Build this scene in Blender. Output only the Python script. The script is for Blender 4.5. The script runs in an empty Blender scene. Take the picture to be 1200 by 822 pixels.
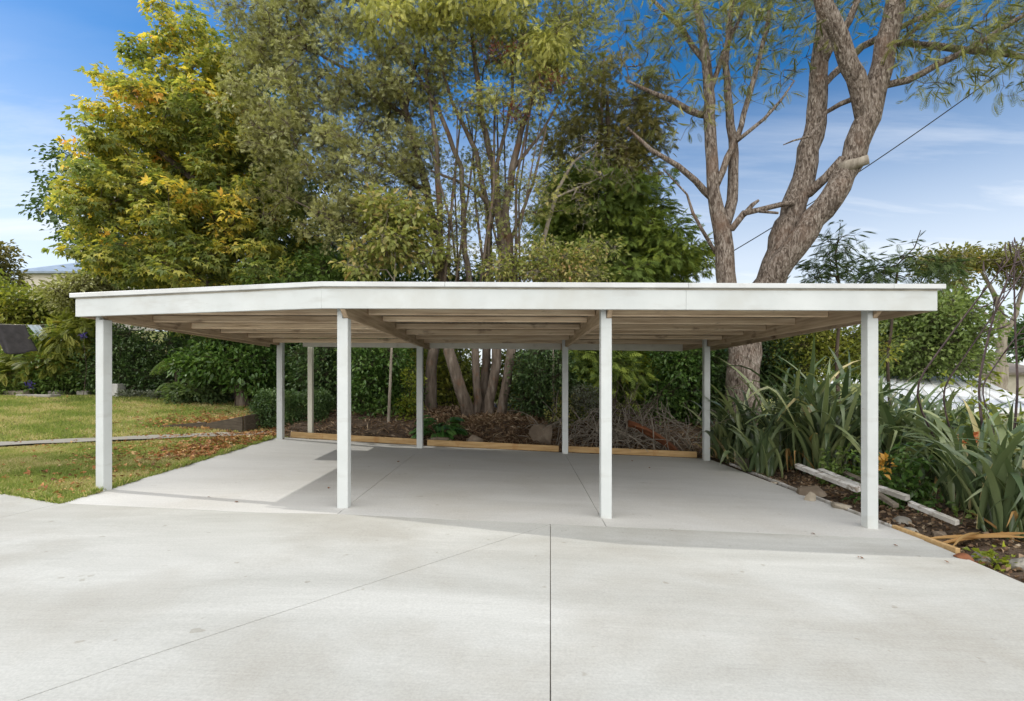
import bpy, bmesh, math
import numpy as np
from mathutils import Vector, Matrix

S = bpy.context.scene
COL = S.collection
rng = np.random.default_rng(7)

# ------------------------------------------------------------------ camera model
CX, CY, F, CAMZ = 603.0, 445.0, 620.0, 1.56        # in photograph pixels (1200 wide)

def P(px, py, Y):
    return np.array([(px - CX) / F * Y, Y, CAMZ + (CY - py) / F * Y])

def sstep(t):
    t = np.clip(t, 0, 1)
    return t * t * (3 - 2 * t)

# ------------------------------------------------------------------ ground heights
def g(x, y):
    """surface of the paving and the lower lawn"""
    x = np.asarray(x, float); y = np.asarray(y, float)
    a = 0.007 + 0.041 * np.clip((y - 6.2) / 5.6, 0, 1)
    left = 0.078 + a * np.clip(-x - 2, 0, 3.8)
    return np.where(x > -2, -0.039 * np.clip(x, -2, 40), left)

def ypath(x):
    return 12.9 + (x + 5.7) * 0.4375

def lawnz(x, y):
    d = np.asarray(y, float) - ypath(np.asarray(x, float)) - 0.35
    return g(x, y) + 0.092 * np.clip(d, 0, 8)

def terr(x, y):
    x = np.asarray(x, float); y = np.asarray(y, float)
    # left garden
    zl = lawnz(x, y) - 0.10
    far = np.clip((y - 19) / 26, 0, 1)
    zl = zl + far * 5.0 * sstep((-x - 8) / 10)
    # bank behind the carport
    zb = g(x, np.minimum(y, 12)) - 0.10 + 0.70 * sstep((y - 11.8) / 3.2)
    # right hand bed, falling away to the neighbours
    zr = g(np.minimum(x, 4.6), y) - 0.10 + 0.05 * sstep((x - 4.5) / 0.5) - 2.6 * sstep((x - 8.5) / 9.0)
    zr = zr + 0.35 * sstep((y - 11) / 3) * sstep((12 - x) / 4)
    wl = sstep((-x - 5.4) / 0.9)
    wr = sstep((x - 4.2) / 1.6)
    z = zl * wl + (1 - wl) * (zb * (1 - wr) + zr * wr)
    under = (x > -5.6) & (x < 4.55) & (y < 12.0)
    z = np.where(under | ((y < 6.6) & (x < 4.3)), g(x, y) - .022, z)
    return z

# ------------------------------------------------------------------ mesh helpers
def np_mesh(name, V, Fs, attr=None, smooth=False):
    V = np.asarray(V, np.float32).reshape(-1, 3)
    if not isinstance(Fs, (list, tuple)) or np.ndim(Fs[0]) == 1:
        Fs = [np.asarray(Fs)]
    Fs = [np.asarray(f, np.int32) for f in Fs if len(f)]
    me = bpy.data.meshes.new(name)
    me.vertices.add(len(V)); me.vertices.foreach_set('co', V.ravel())
    nl = sum(f.size for f in Fs); npoly = sum(len(f) for f in Fs)
    me.loops.add(nl); me.polygons.add(npoly)
    me.loops.foreach_set('vertex_index', np.concatenate([f.ravel() for f in Fs]))
    tot = np.concatenate([np.full(len(f), f.shape[1], np.int32) for f in Fs])
    st = np.concatenate([[0], np.cumsum(tot)[:-1]]).astype(np.int32)
    me.polygons.foreach_set('loop_start', st)
    me.polygons.foreach_set('loop_total', tot)
    if smooth:
        me.polygons.foreach_set('use_smooth', np.ones(npoly, bool))
    if attr is not None:
        a = me.attributes.new('rnd', 'FLOAT', 'POINT')
        a.data.foreach_set('value', np.asarray(attr, np.float32))
    me.update(calc_edges=True)
    return me

def obj(name, me, mat=None, parent=None, loc=None):
    o = bpy.data.objects.new(name, me)
    COL.objects.link(o)
    if mat is not None:
        me.materials.append(mat)
    if parent is not None:
        o.parent = parent
    if loc is not None:
        o.location = loc
    return o

def tag(o, label=None, cat=None, group=None, kind=None):
    if label: o['label'] = label
    if cat: o['category'] = cat
    if group: o['group'] = group
    if kind: o['kind'] = kind
    return o

def empty(name, loc, label, cat, group=None, rz=0.0):
    o = bpy.data.objects.new(name, None)
    COL.objects.link(o)
    o.location = [float(v) for v in loc]
    o.rotation_euler = (0, 0, rz)
    return tag(o, label, cat, group)

class MB:
    """collects boxes, bars and prisms into one mesh"""
    def __init__(s):
        s.v = []; s.f = []
    def hexa(s, c):
        b = len(s.v)
        s.v += [tuple(map(float, p)) for p in c]
        for q in ((0,3,2,1),(4,5,6,7),(0,1,5,4),(1,2,6,5),(2,3,7,6),(3,0,4,7)):
            s.f.append(tuple(b + i for i in q))
    def box(s, x0, x1, y0, y1, z0, z1):
        s.hexa([(x0,y0,z0),(x1,y0,z0),(x1,y1,z0),(x0,y1,z0),(x0,y0,z1),(x1,y0,z1),(x1,y1,z1),(x0,y1,z1)])
    def bar(s, p, q, w, h, up=(0,0,1), twist=0.0):
        """a board from p to q, w wide, h high, its centre line p-q"""
        p = Vector(p); q = Vector(q); d = (q - p).normalized()
        side = d.cross(Vector(up)).normalized(); u = side.cross(d).normalized()
        if twist:
            R = Matrix.Rotation(twist, 3, d); side = R @ side; u = R @ u
        a = side * (w / 2); b = u * (h / 2)
        s.hexa([p-a-b, p+a-b, q+a-b, q-a-b, p-a+b, p+a+b, q+a+b, q-a+b])
    def prism(s, poly, z0, z1):
        """extrude a plan polygon; z0/z1 numbers or functions of (x, y)"""
        f0 = z0 if callable(z0) else (lambda x, y: z0)
        f1 = z1 if callable(z1) else (lambda x, y: z1)
        n = len(poly); b = len(s.v)
        s.v += [(x, y, float(f0(x, y))) for x, y in poly] + [(x, y, float(f1(x, y))) for x, y in poly]
        s.f.append(tuple(b + i for i in reversed(range(n))))
        s.f.append(tuple(b + n + i for i in range(n)))
        for i in range(n):
            j = (i + 1) % n
            s.f.append((b + i, b + j, b + n + j, b + n + i))
    def build(s, name, mat, parent=None, bevel=0.0, loc=None, org=(0,0,0)):
        me = bpy.data.meshes.new(name)
        me.from_pydata([(x-org[0], y-org[1], z-org[2]) for x, y, z in s.v], [], s.f)
        bm = bmesh.new(); bm.from_mesh(me)
        bmesh.ops.recalc_face_normals(bm, faces=bm.faces)
        if bevel:
            bmesh.ops.bevel(bm, geom=list(bm.edges), offset=bevel, segments=1, affect='EDGES')
        bm.to_mesh(me); bm.free()
        return obj(name, me, mat, parent, loc)

def tube_arrays(pts, rad, k):
    pts = np.asarray(pts, float); n = len(pts)
    rad = np.asarray(rad, float)
    d = np.gradient(pts, axis=0)
    d /= np.linalg.norm(d, axis=1, keepdims=True) + 1e-9
    ref = np.array([0.31, 0.95, 0.05]) if abs(d[:, 2]).mean() > 0.6 else np.array([0.05, 0.1, 1.0])
    s = np.cross(d, ref); s /= np.linalg.norm(s, axis=1, keepdims=True) + 1e-9
    u = np.cross(s, d)
    a = np.arange(k) * 2 * np.pi / k
    ring = pts[:, None] + rad[:, None, None] * (np.cos(a)[None, :, None] * s[:, None] + np.sin(a)[None, :, None] * u[:, None])
    V = ring.reshape(-1, 3)
    i = np.arange(n - 1)[:, None] * k; j = np.arange(k)[None]; j2 = (j + 1) % k
    Fq = np.stack([i + j, i + j2, i + k + j2, i + k + j], -1).reshape(-1, 4)
    return V, Fq

class Tubes:
    def __init__(s): s.V = []; s.F = []; s.T = []; s.n = 0
    def add(s, pts, rad, k=6, cap=False):
        V, Fq = tube_arrays(pts, rad, k)
        if cap:
            m = len(pts)
            c0 = s.n + len(V)
            V = np.vstack([V, np.asarray(pts[-1])[None], np.asarray(pts[0])[None]])
            j = np.arange(k)
            e = (m - 1) * k
            s.T.append(np.stack([s.n + e + j, s.n + e + (j + 1) % k, np.full(k, c0)], -1))
            s.T.append(np.stack([s.n + (j + 1) % k, s.n + j, np.full(k, c0 + 1)], -1))
        s.V.append(V); s.F.append(Fq + s.n); s.n += len(V)
    def prisms(s, A, B, r0, r1):
        A = np.asarray(A, float); B = np.asarray(B, float)
        if not len(A): return
        N = len(A)
        d = B - A; d /= np.linalg.norm(d, axis=1, keepdims=True) + 1e-9
        ref = np.where(np.abs(d[:, 2:3]) > 0.8, np.array([[1., 0, 0]]), np.array([[0., 0, 1]]))
        a = np.cross(d, ref); a /= np.linalg.norm(a, axis=1, keepdims=True) + 1e-9
        b = np.cross(a, d)
        r0 = np.broadcast_to(np.asarray(r0, float), (N,)); r1 = np.broadcast_to(np.asarray(r1, float), (N,))
        V = np.empty((N, 6, 3))
        for i in range(3):
            an = i * 2 * np.pi / 3
            o = np.cos(an) * a + np.sin(an) * b
            V[:, i] = A + o * r0[:, None]; V[:, 3 + i] = B + o * r1[:, None]
        base = s.n + np.arange(N)[:, None] * 6
        q = np.concatenate([base + np.array([[i, (i + 1) % 3, 3 + (i + 1) % 3, 3 + i]]) for i in range(3)], 0)
        s.V.append(V.reshape(-1, 3)); s.F.append(q); s.n += N * 6
    def mesh(s, name, org=(0, 0, 0), smooth=True):
        V = np.concatenate(s.V) - np.asarray(org)
        Fs = [np.concatenate(s.F)]
        if s.T: Fs.append(np.concatenate(s.T))
        return np_mesh(name, V, Fs, smooth=smooth)

# leaf templates: every leaflet is a folded diamond of two triangles
def leaflets(items, fold=0.12, droop=0.0):
    V = []; T = []
    for (ox, oy, ang, L, w) in items:
        ca, sa = math.cos(ang), math.sin(ang)
        def pt(u, v, z):
            x = ox + u * ca + v * sa; y = oy - u * sa + v * ca
            return (x, y, z - droop * (x * x + y * y))
        b = len(V)
        V += [pt(0, 0, 0), pt(w, .45 * L, fold * w * 2), pt(0, L, -.06 * L), pt(-w, .45 * L, fold * w * 2)]
        T += [(b, b + 1, b + 2), (b, b + 2, b + 3)]
    return np.array(V, float), np.array(T, int)

T_BROAD = leaflets([(0, 0, 0, 1, .27)], .35)
T_ROUND = leaflets([(0, 0, 0, 1, .38)], .3)
T_NARROW = leaflets([(0, 0, 0, 1, .11)], .3)
T_MAPLE = leaflets([(0, 0, a, L, .21) for a, L in ((-.95, .8), (0, 1.), (.95, .8))], .3, .15)
T_TUFT = leaflets([(0, .1 * i, a, .8 - .06 * i, .085) for i, a in enumerate((-.9, .9, -.6, .6, -.3, .3, 0))], .3, .1)
T_SPRAY = leaflets([(0, .09 * i, (-1) ** i * (1.0 - .07 * i), .55 - .025 * i, .055) for i in range(10)] + [(0, 0, 0, 1, .05)], .2, .25)
T_FROND = leaflets([(0, .08 + .085 * i, sgn * 1.15, .30 * math.sin(.35 + 2.5 * i / 10), .036) for i in range(11) for sgn in (1, -1)] + [(0, 0, 0, 1.0, .012)], .2, .3)
T_FINE = leaflets([(0, .05 + .062 * i, sgn * 1.0, .27 * math.sin(.4 + 2.5 * i / 14), .024) for i in range(15) for sgn in (1, -1)] + [(0, 0, 0, 1.0, .008)], .2, .3)
T_FEATHER = leaflets([(0, .06 + .088 * i, sgn * 1.05, .30 * math.sin(.5 + 2.3 * i / 10), .017) for i in range(11) for sgn in (1, -1)] + [(0, 0, 0, 1.0, .007)], .2, .35)
T_ACANTH = leaflets([(0, 0, 0, 1, .13)] + [(0, .18 + .13 * i, sgn * .95, .34 * (1 - .07 * i), .10) for i in range(6) for sgn in (1, -1)], .25, .35)

def nrm(a):
    return a / (np.linalg.norm(a, axis=-1, keepdims=True) + 1e-9)

def scatter(tmpl, pos, axis, normal, size, rnd):
    tv, tf = tmpl
    y = nrm(axis); x = nrm(np.cross(y, normal)); z = np.cross(x, y)
    N = len(pos); k = len(tv)
    V = (pos[:, None] + size[:, None, None] * (tv[None, :, 0:1] * x[:, None] + tv[None, :, 1:2] * y[:, None] + tv[None, :, 2:3] * z[:, None]))
    Ft = (tf[None] + (np.arange(N) * k)[:, None, None]).reshape(-1, 3)
    return V.reshape(-1, 3), Ft, np.repeat(rnd, k)

def leaf_cloud(tips, dirs, n, R, tmpl, size, r, droop=.35, up=.8, flat=.7, jit=.35, crnd=None, cw=.55):
    """n leaves round each twig tip"""
    N = len(tips)
    off = r.normal(size=(N, n, 3)) * np.array([1, 1, flat]) * .5
    ln = np.linalg.norm(off, axis=2, keepdims=True)
    off = off / np.maximum(ln, 1) * R
    pos = (tips[:, None] + off).reshape(-1, 3)
    ax = nrm(off) * .9 + dirs[:, None] * .5 + r.normal(size=off.shape) * jit + np.array([0, 0, -droop])
    no = np.array([0, 0, up]) + r.normal(size=off.shape) * .45 + nrm(off) * .3
    sz = size * r.uniform(.65, 1.25, N * n)
    if crnd is None: crnd = r.uniform(size=N)
    rnd = np.clip(np.repeat(crnd, n) * cw + r.uniform(size=N * n) * (1 - cw), 0, 1)
    return (pos,) + scatter(tmpl, pos, ax.reshape(-1, 3), no.reshape(-1, 3), sz, rnd)

def blob_points(blobs, n, r, shell=.45):
    """points in a union of ellipsoids given as (px, py, Y, rx_px, ry_px, ry_m [, weight])"""
    w = np.array([(b[6] if len(b) > 6 else 1) * b[3] * b[4] for b in blobs], float); w /= w.sum()
    idx = r.choice(len(blobs), n, p=w)
    u = nrm(r.normal(size=(n, 3))) * (r.uniform(size=(n, 1)) ** shell)
    out = np.empty((n, 3))
    for i, b in enumerate(blobs):
        m = idx == i
        c = P(b[0], b[1], b[2])
        rad = np.array([b[3] / F * b[2], b[5], b[4] / F * b[2]])
        out[m] = c + u[m] * rad
    return out

def grow(trunks, tips, r, tip_r=.008, k=.45, step=.55, wob=.10, low=.5):
    """branch every tip off the nearest part of the skeleton; pipe-model radii"""
    M = 60 * len(tips) + 4000
    pos = np.zeros((M, 3)); par = np.full(M, -1); man = np.zeros(M); n = 0
    for ti, tr in enumerate(trunks):
        pts = [np.array(q[0], float) for q in tr]; rr = [q[1] for q in tr]
        prev = -1
        if ti > 0:
            prev = int(np.argmin(np.linalg.norm(pos[:n] - pts[0], axis=1)))
        for i, p in enumerate(pts):
            if i == 0:
                pos[n] = p; par[n] = prev; man[n] = rr[0]; prev = n; n += 1
                continue
            a = pts[i - 1]; L = np.linalg.norm(p - a); m = max(1, int(L / .3))
            for s_ in range(1, m + 1):
                t = s_ / m
                pos[n] = a + (p - a) * t
                if s_ < m: pos[n] += r.normal(size=3) * rr[i] * .15
                par[n] = prev; man[n] = rr[i - 1] + (rr[i] - rr[i - 1]) * t
                prev = n; n += 1
    nman = n
    if len(tips):
        d0 = np.array([np.min(np.linalg.norm(pos[:nman] - t, axis=1)) for t in tips])
        order = np.argsort(d0)
    else:
        order = []
    tipnode = np.zeros(len(tips), int)
    for ti in order:
        t = tips[ti]
        dv = t - pos[:n]
        d = np.linalg.norm(dv, axis=1)
        cost = d + low * np.maximum(0, -dv[:, 2] + .15 * d)
        a = int(np.argmin(cost)); L = d[a]
        m = max(2, int(L / step) + 1)
        prev = a
        mid = r.normal(size=3) * L * wob; mid[2] += L * .06
        for s_ in range(1, m + 1):
            q = s_ / m
            if n >= M - 1: break
            pos[n] = pos[a] + (t - pos[a]) * q + mid * (4 * q * (1 - q)) + (r.normal(size=3) * .03 * L if s_ < m else 0)
            par[n] = prev; prev = n; n += 1
        tipnode[ti] = prev
    w = np.zeros(n)
    w[tipnode[:]] = 1 if len(tips) else 0
    for i in range(n - 1, 0, -1):
        if par[i] >= 0: w[par[i]] += w[i]
    rad = tip_r * np.maximum(w, .6) ** k
    rad = np.where(man[:n] > 0, man[:n], rad)
    for i in range(1, n):
        if par[i] >= 0 and i >= nman: rad[i] = min(rad[i], rad[par[i]] * .9)
    kids = [[] for _ in range(n)]
    for i in range(1, n):
        if par[i] >= 0: kids[par[i]].append(i)
    tb = Tubes()
    roots = [i for i in range(n) if par[i] < 0]
    stack = [(q, None) for q in roots]
    while stack:
        i, start = stack.pop()
        ch = [i]
        while kids[ch[-1]]:
            ks = sorted(kids[ch[-1]], key=lambda q: -rad[q])
            # a trunk goes on into its own trunk, not into a twig
            ch.append(ks[0])
            for o in ks[1:]:
                stack.append((o, ch[-2]))
        pts = [pos[q] for q in ch]; rr = [rad[q] for q in ch]
        if start is not None:
            pts = [pos[start]] + pts; rr = [rr[0]] + rr
        if len(pts) < 2: continue
        mr = max(rr)
        tb.add(pts, rr, 12 if mr > .12 else 8 if mr > .05 else 5 if mr > .018 else 3)
    dirs = np.zeros((len(tips), 3))
    for q in range(len(tips)):
        dirs[q] = pos[tipnode[q]] - pos[par[tipnode[q]]]
    return tb, nrm(dirs)

def plant(name, label, cat, base, trunks, tips, n, R, tmpl, size, mat, bark, seed, group=None,
          wood='trunk', leaf='crown', tip_r=.008, twig=.0035, droop=.35, up=.8, flat=.7, jit=.35,
          crnd=None, cw=.55, low=.5, wob=.10, step=.55, k=.45, more=None):
    r = np.random.default_rng(seed)
    root = empty(name, base, label, cat, group)
    tb, dirs = grow(trunks, tips, r, tip_r=tip_r, low=low, wob=wob, step=step, k=k)
    pos, V, Ft, at = leaf_cloud(tips, dirs, n, R, tmpl, size, r, droop, up, flat, jit, crnd, cw)
    if twig:
        sel = r.uniform(size=len(pos)) < .35
        A = np.repeat(tips, n, 0)[sel]
        tb.prisms(A, pos[sel], twig, twig * .5)
    b = np.asarray(base, float)
    obj(wood, tb.mesh(wood, b), bark, root)
    obj(leaf, np_mesh(leaf, V - b, Ft, at), mat, root)
    return root

# ------------------------------------------------------------------ materials
def new_mat(name):
    m = bpy.data.materials.new(name); m.use_nodes = True
    nt = m.node_tree; nt.nodes.clear()
    out = nt.nodes.new('ShaderNodeOutputMaterial')
    return m, nt, out

def N(nt, t, **kw):
    n = nt.nodes.new(t)
    for k, v in kw.items():
        if k in n.inputs.keys() if hasattr(n.inputs, 'keys') else False:
            n.inputs[k].default_value = v
        else:
            setattr(n, k, v)
    return n

def ramp(nt, stops, interp='LINEAR'):
    n = nt.nodes.new('ShaderNodeValToRGB')
    e = n.color_ramp.elements
    n.color_ramp.interpolation = interp
    while len(e) > len(stops): e.remove(e[-1])
    while len(e) < len(stops): e.new(.5)
    for q, (p, c) in zip(e, stops):
        q.position = p; q.color = (c[0], c[1], c[2], 1)
    return n

def noise(nt, vec, scale, detail=4, rough=.55, dist=0.):
    n = nt.nodes.new('ShaderNodeTexNoise')
    n.inputs['Scale'].default_value = scale; n.inputs['Detail'].default_value = detail
    n.inputs['Roughness'].default_value = rough; n.inputs['Distortion'].default_value = dist
    nt.links.new(vec, n.inputs['Vector'])
    return n

def mapped(nt, sc=(1, 1, 1), rot=(0, 0, 0), kind='Object'):
    tc = nt.nodes.new('ShaderNodeTexCoord'); mp = nt.nodes.new('ShaderNodeMapping')
    mp.inputs['Scale'].default_value = sc; mp.inputs['Rotation'].default_value = rot
    nt.links.new(tc.outputs[kind], mp.inputs['Vector'])
    return mp.outputs['Vector']

def mixc(nt, fac, a, b, mode='MIX'):
    n = nt.nodes.new('ShaderNodeMix'); n.data_type = 'RGBA'; n.blend_type = mode
    for s_, v in ((n.inputs['Factor'], fac), (n.inputs['A'], a), (n.inputs['B'], b)):
        if isinstance(v, (int, float)): s_.default_value = v
        elif isinstance(v, tuple): s_.default_value = (v[0], v[1], v[2], 1)
        else: nt.links.new(v, s_)
    # colour sockets are the RGBA pair
    ins = [q for q in n.inputs if q.type == 'RGBA']; out = [q for q in n.outputs if q.type == 'RGBA'][0]
    for s_, v in ((ins[0], a), (ins[1], b)):
        if isinstance(v, tuple): s_.default_value = (v[0], v[1], v[2], 1)
        else: nt.links.new(v, s_)
    return out

def surface(name, stops, scale=4, sc=(1, 1, 1), rough=.7, bump=.3, bscale=None, detail=5, spec=.3,
            second=None, bdist=.01, metal=0., rrough=.55, dist=0., vary=0.):
    """noise between colours; second = (scale, colour, lo, hi): patches of another colour with soft edges"""
    m, nt, out = new_mat(name)
    vec = mapped(nt, sc)
    n1 = noise(nt, vec, scale, detail, rrough, dist)
    rp = ramp(nt, stops); nt.links.new(n1.outputs['Fac'], rp.inputs['Fac'])
    col = rp.outputs['Color']
    for s2 in (second or []):
        v2 = mapped(nt, s2[4] if len(s2) > 4 else (1, 1, 1))
        n2 = noise(nt, v2, s2[0], 6, .6)
        r2 = ramp(nt, [(s2[2], (0, 0, 0)), (s2[3], (1, 1, 1))]); nt.links.new(n2.outputs['Fac'], r2.inputs['Fac'])
        col = mixc(nt, r2.outputs['Color'], col, s2[1])
    if vary:
        oi = nt.nodes.new('ShaderNodeObjectInfo'); rv = ramp(nt, [(0, (1 - vary,) * 3), (1, (1 + vary,) * 3)])
        nt.links.new(oi.outputs['Random'], rv.inputs['Fac'])
        col = mixc(nt, 1.0, col, rv.outputs['Color'], 'MULTIPLY')
    b = nt.nodes.new('ShaderNodeBsdfPrincipled')
    nt.links.new(col, b.inputs['Base Color'])
    b.inputs['Roughness'].default_value = rough
    b.inputs['Specular IOR Level'].default_value = spec
    b.inputs['Metallic'].default_value = metal
    if bump:
        nb = noise(nt, vec, bscale or scale * 3, 6, .6)
        bp = nt.nodes.new('ShaderNodeBump'); bp.inputs['Strength'].default_value = bump
        bp.inputs['Distance'].default_value = bdist
        nt.links.new(nb.outputs['Fac'], bp.inputs['Height']); nt.links.new(bp.outputs['Normal'], b.inputs['Normal'])
    nt.links.new(b.outputs['BSDF'], out.inputs['Surface'])
    return m

def leafmat(name, stops, trans=.35, rough=.45, spec=.35, tcol=1.3):
    m, nt, out = new_mat(name)
    at = nt.nodes.new('ShaderNodeAttribute'); at.attribute_name = 'rnd'
    rp = ramp(nt, stops); nt.links.new(at.outputs['Fac'], rp.inputs['Fac'])
    b = nt.nodes.new('ShaderNodeBsdfPrincipled')
    nt.links.new(rp.outputs['Color'], b.inputs['Base Color'])
    b.inputs['Roughness'].default_value = rough; b.inputs['Specular IOR Level'].default_value = spec
    t = nt.nodes.new('ShaderNodeBsdfTranslucent')
    tc = mixc(nt, 1.0, rp.outputs['Color'], (tcol, tcol * 1.05, tcol * .55), 'MULTIPLY')
    nt.links.new(tc, t.inputs['Color'])
    mx = nt.nodes.new('ShaderNodeMixShader'); mx.inputs['Fac'].default_value = trans
    nt.links.new(b.outputs['BSDF'], mx.inputs[1]); nt.links.new(t.outputs['BSDF'], mx.inputs[2])
    nt.links.new(mx.outputs['Shader'], out.inputs['Surface'])
    return m

def concrete(name, c0, c1, stain, seed=0.):
    m, nt, out = new_mat(name)
    tc = nt.nodes.new('ShaderNodeTexCoord')
    mp = nt.nodes.new('ShaderNodeMapping'); mp.inputs['Location'].default_value = (seed, seed * 1.7, 0)
    nt.links.new(tc.outputs['Object'], mp.inputs['Vector']); vec = mp.outputs['Vector']
    mp2 = nt.nodes.new('ShaderNodeMapping'); mp2.inputs['Scale'].default_value = (.35, 1.5, 1)
    nt.links.new(vec, mp2.inputs['Vector'])
    n1 = noise(nt, mp2.outputs['Vector'], .9, 6, .62, .6)
    r1 = ramp(nt, [(.3, c0), (.68, c1)]); nt.links.new(n1.outputs['Fac'], r1.inputs['Fac'])
    n2 = noise(nt, vec, .55, 5, .6, .3)
    r2 = ramp(nt, [(.46, (0, 0, 0)), (.72, (.85, .85, .85))]); nt.links.new(n2.outputs['Fac'], r2.inputs['Fac'])
    c = mixc(nt, r2.outputs['Color'], r1.outputs['Color'], stain)
    # faint drag marks of the broom
    mp3 = nt.nodes.new('ShaderNodeMapping'); mp3.inputs['Scale'].default_value = (1.2, 38, 1)
    mp3.inputs['Rotation'].default_value = (0, 0, .04)
    nt.links.new(vec, mp3.inputs['Vector'])
    n3 = noise(nt, mp3.outputs['Vector'], 1.6, 4, .6)
    r3 = ramp(nt, [(.3, (.95, .95, .95)), (.7, (1.035, 1.035, 1.035))]); nt.links.new(n3.outputs['Fac'], r3.inputs['Fac'])
    c = mixc(nt, 1.0, c, r3.outputs['Color'], 'MULTIPLY')
    n4 = noise(nt, vec, 60, 3, .7)
    r4 = ramp(nt, [(.3, (.88, .88, .88)), (.7, (1.08, 1.08, 1.08))]); nt.links.new(n4.outputs['Fac'], r4.inputs['Fac'])
    c = mixc(nt, 1.0, c, r4.outputs['Color'], 'MULTIPLY')
    n5 = noise(nt, vec, 7, 2, .5)
    r5 = ramp(nt, [(.72, (1, 1, 1)), (.76, (.80, .78, .74))]); nt.links.new(n5.outputs['Fac'], r5.inputs['Fac'])
    c = mixc(nt, 1.0, c, r5.outputs['Color'], 'MULTIPLY')
    b = nt.nodes.new('ShaderNodeBsdfPrincipled'); nt.links.new(c, b.inputs['Base Color'])
    b.inputs['Roughness'].default_value = .72; b.inputs['Specular IOR Level'].default_value = .25
    bp = nt.nodes.new('ShaderNodeBump'); bp.inputs['Strength'].default_value = .25; bp.inputs['Distance'].default_value = .004
    ad = nt.nodes.new('ShaderNodeMath'); ad.operation = 'ADD'
    nt.links.new(n3.outputs['Fac'], ad.inputs[0]); nt.links.new(n4.outputs['Fac'], ad.inputs[1])
    nt.links.new(ad.outputs[0], bp.inputs['Height']); nt.links.new(bp.outputs['Normal'], b.inputs['Normal'])
    nt.links.new(b.outputs['BSDF'], out.inputs['Surface'])
    return m

M = {}
M['drive'] = concrete('driveway_concrete', (.375, .375, .345), (.495, .497, .468), (.325, .308, .265), 3.)
M['slab'] = concrete('slab_concrete', (.47, .467, .445), (.545, .542, .52), (.455, .44, .40), 11.)
M['path'] = concrete('path_concrete', (.23, .215, .18), (.33, .31, .265), (.20, .18, .14), 5.)
M['white'] = surface('white_paint', [(.3, (.50, .53, .525)), (.7, (.575, .605, .60))], 2.2, (1, 1, 1), .45, .12, 30, spec=.4,
                     second=[(3.5, (.43, .44, .42), .54, .80, (.5, .5, 2.2)), (26, (.34, .32, .27), .68, .78, (.35, .35, 1.6)), (1.3, (.47, .48, .45), .50, .75)], bdist=.004)
M['cap'] = surface('white_flashing', [(.3, (.54, .56, .56)), (.7, (.60, .62, .62))], 3, (1, 1, 1), .35, .05, 20, spec=.5,
                   second=[(9, (.44, .44, .42), .60, .80), (2, (.46, .46, .44), .5, .75)], bdist=.003)
M['shadeline'] = surface('shadow_line_paint', [(.3, (.30, .27, .21)), (.6, (.52, .49, .42)), (.8, (.62, .60, .54))], 3, (1, 1, 1), .7, .1, spec=.2)  # mottled cream, darkened to draw the shadow line under the cap
M['creamboard'] = surface('cream_board', [(.3, (.64, .62, .56)), (.7, (.74, .72, .66))], 3, (1, 1, 1), .55, .1, spec=.3, second=[(5, (.45, .42, .36), .6, .8)])
M['cream'] = surface('cream_paint', [(.3, (.62, .60, .50)), (.7, (.72, .70, .60))], 4, (1, 1, .3), .5, .1, spec=.3)
M['timber'] = surface('bare_timber', [(.25, (.38, .28, .185)), (.5, (.60, .47, .33)), (.75, (.74, .63, .47))], 3.2, (.45, 6, 9), .75, .35, 9, spec=.2,
                      second=[(3.0, (.10, .062, .045), .60, .76, (.7, 1.5, 2)), (4.5, (.55, .48, .38), .60, .80, (.3, 3, 4)), (5.5, (.04, .025, .018), .74, .78, (.7, 1, 1))], bdist=.006, vary=.4)
M['timber_long'] = surface('bare_timber_long', [(.25, (.29, .21, .14)), (.5, (.46, .35, .24)), (.75, (.58, .46, .33))], 3.2, (6, .45, 9), .75, .35, 9, spec=.2,
                      second=[(3.0, (.09, .052, .038), .60, .76, (1.5, .7, 2))], bdist=.006)
M['sheet'] = surface('roof_sheet_metal', [(.3, (.16, .14, .11)), (.7, (.24, .21, .17))], 3, (1, .3, 1), .5, .05, spec=.4,
                     second=[(4, (.30, .22, .14), .55, .75)])  # base tone kept dark to stand in for shade between the purlins
M['pine'] = surface('new_pine', [(.25, (.34, .21, .085)), (.55, (.48, .32, .15)), (.8, (.56, .41, .22))], 3, (.7, 8, 8), .65, .2, 8, spec=.25,
                    second=[(2.2, (.34, .16, .05), .60, .74, (1.4, 1, 1))], bdist=.004)
M['oldwood'] = surface('weathered_wood', [(.25, (.10, .085, .065)), (.75, (.23, .20, .16))], 4, (1, 4, 8), .85, .5, 10, spec=.15)
M['darkwood'] = surface('dark_wet_wood', [(.25, (.045, .036, .026)), (.75, (.115, .095, .07))], 4, (1, 4, 8), .85, .5, 10, spec=.15)
M['greyboard'] = surface('flaking_white_board', [(.3, (.50, .49, .46)), (.6, (.68, .67, .64))], 5, (1.5, 1.5, 6), .6, .2, spec=.25,
                         second=[(9, (.25, .21, .17), .52, .64), (2, (.36, .34, .29), .45, .7)])
M['soil'] = surface('garden_soil', [(.25, (.045, .032, .022)), (.5, (.105, .076, .055)), (.75, (.19, .145, .108))], 5, (1, 1, 1), .95, 1.0, 22, spec=.1, bdist=.05)
M['lawnbase'] = surface('lawn_base', [(.25, (.085, .10, .025)), (.55, (.15, .17, .045)), (.8, (.25, .22, .085))], 1.6, (1, 1, 1), .95, .8, 40, spec=.1,
                        second=[(2.2, (.20, .15, .075), .50, .66)], bdist=.03)
M['stone'] = surface('grey_brown_stone', [(.25, (.12, .095, .07)), (.55, (.22, .175, .13)), (.8, (.33, .28, .22))], 3, (1, 1, 1), .9, .7, 9, spec=.15, bdist=.03)
M['palestone'] = surface('pale_stone', [(.3, (.22, .19, .145)), (.7, (.40, .355, .285))], 4, (1, 1, 1), .9, .5, 12, spec=.15, bdist=.02)
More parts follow.
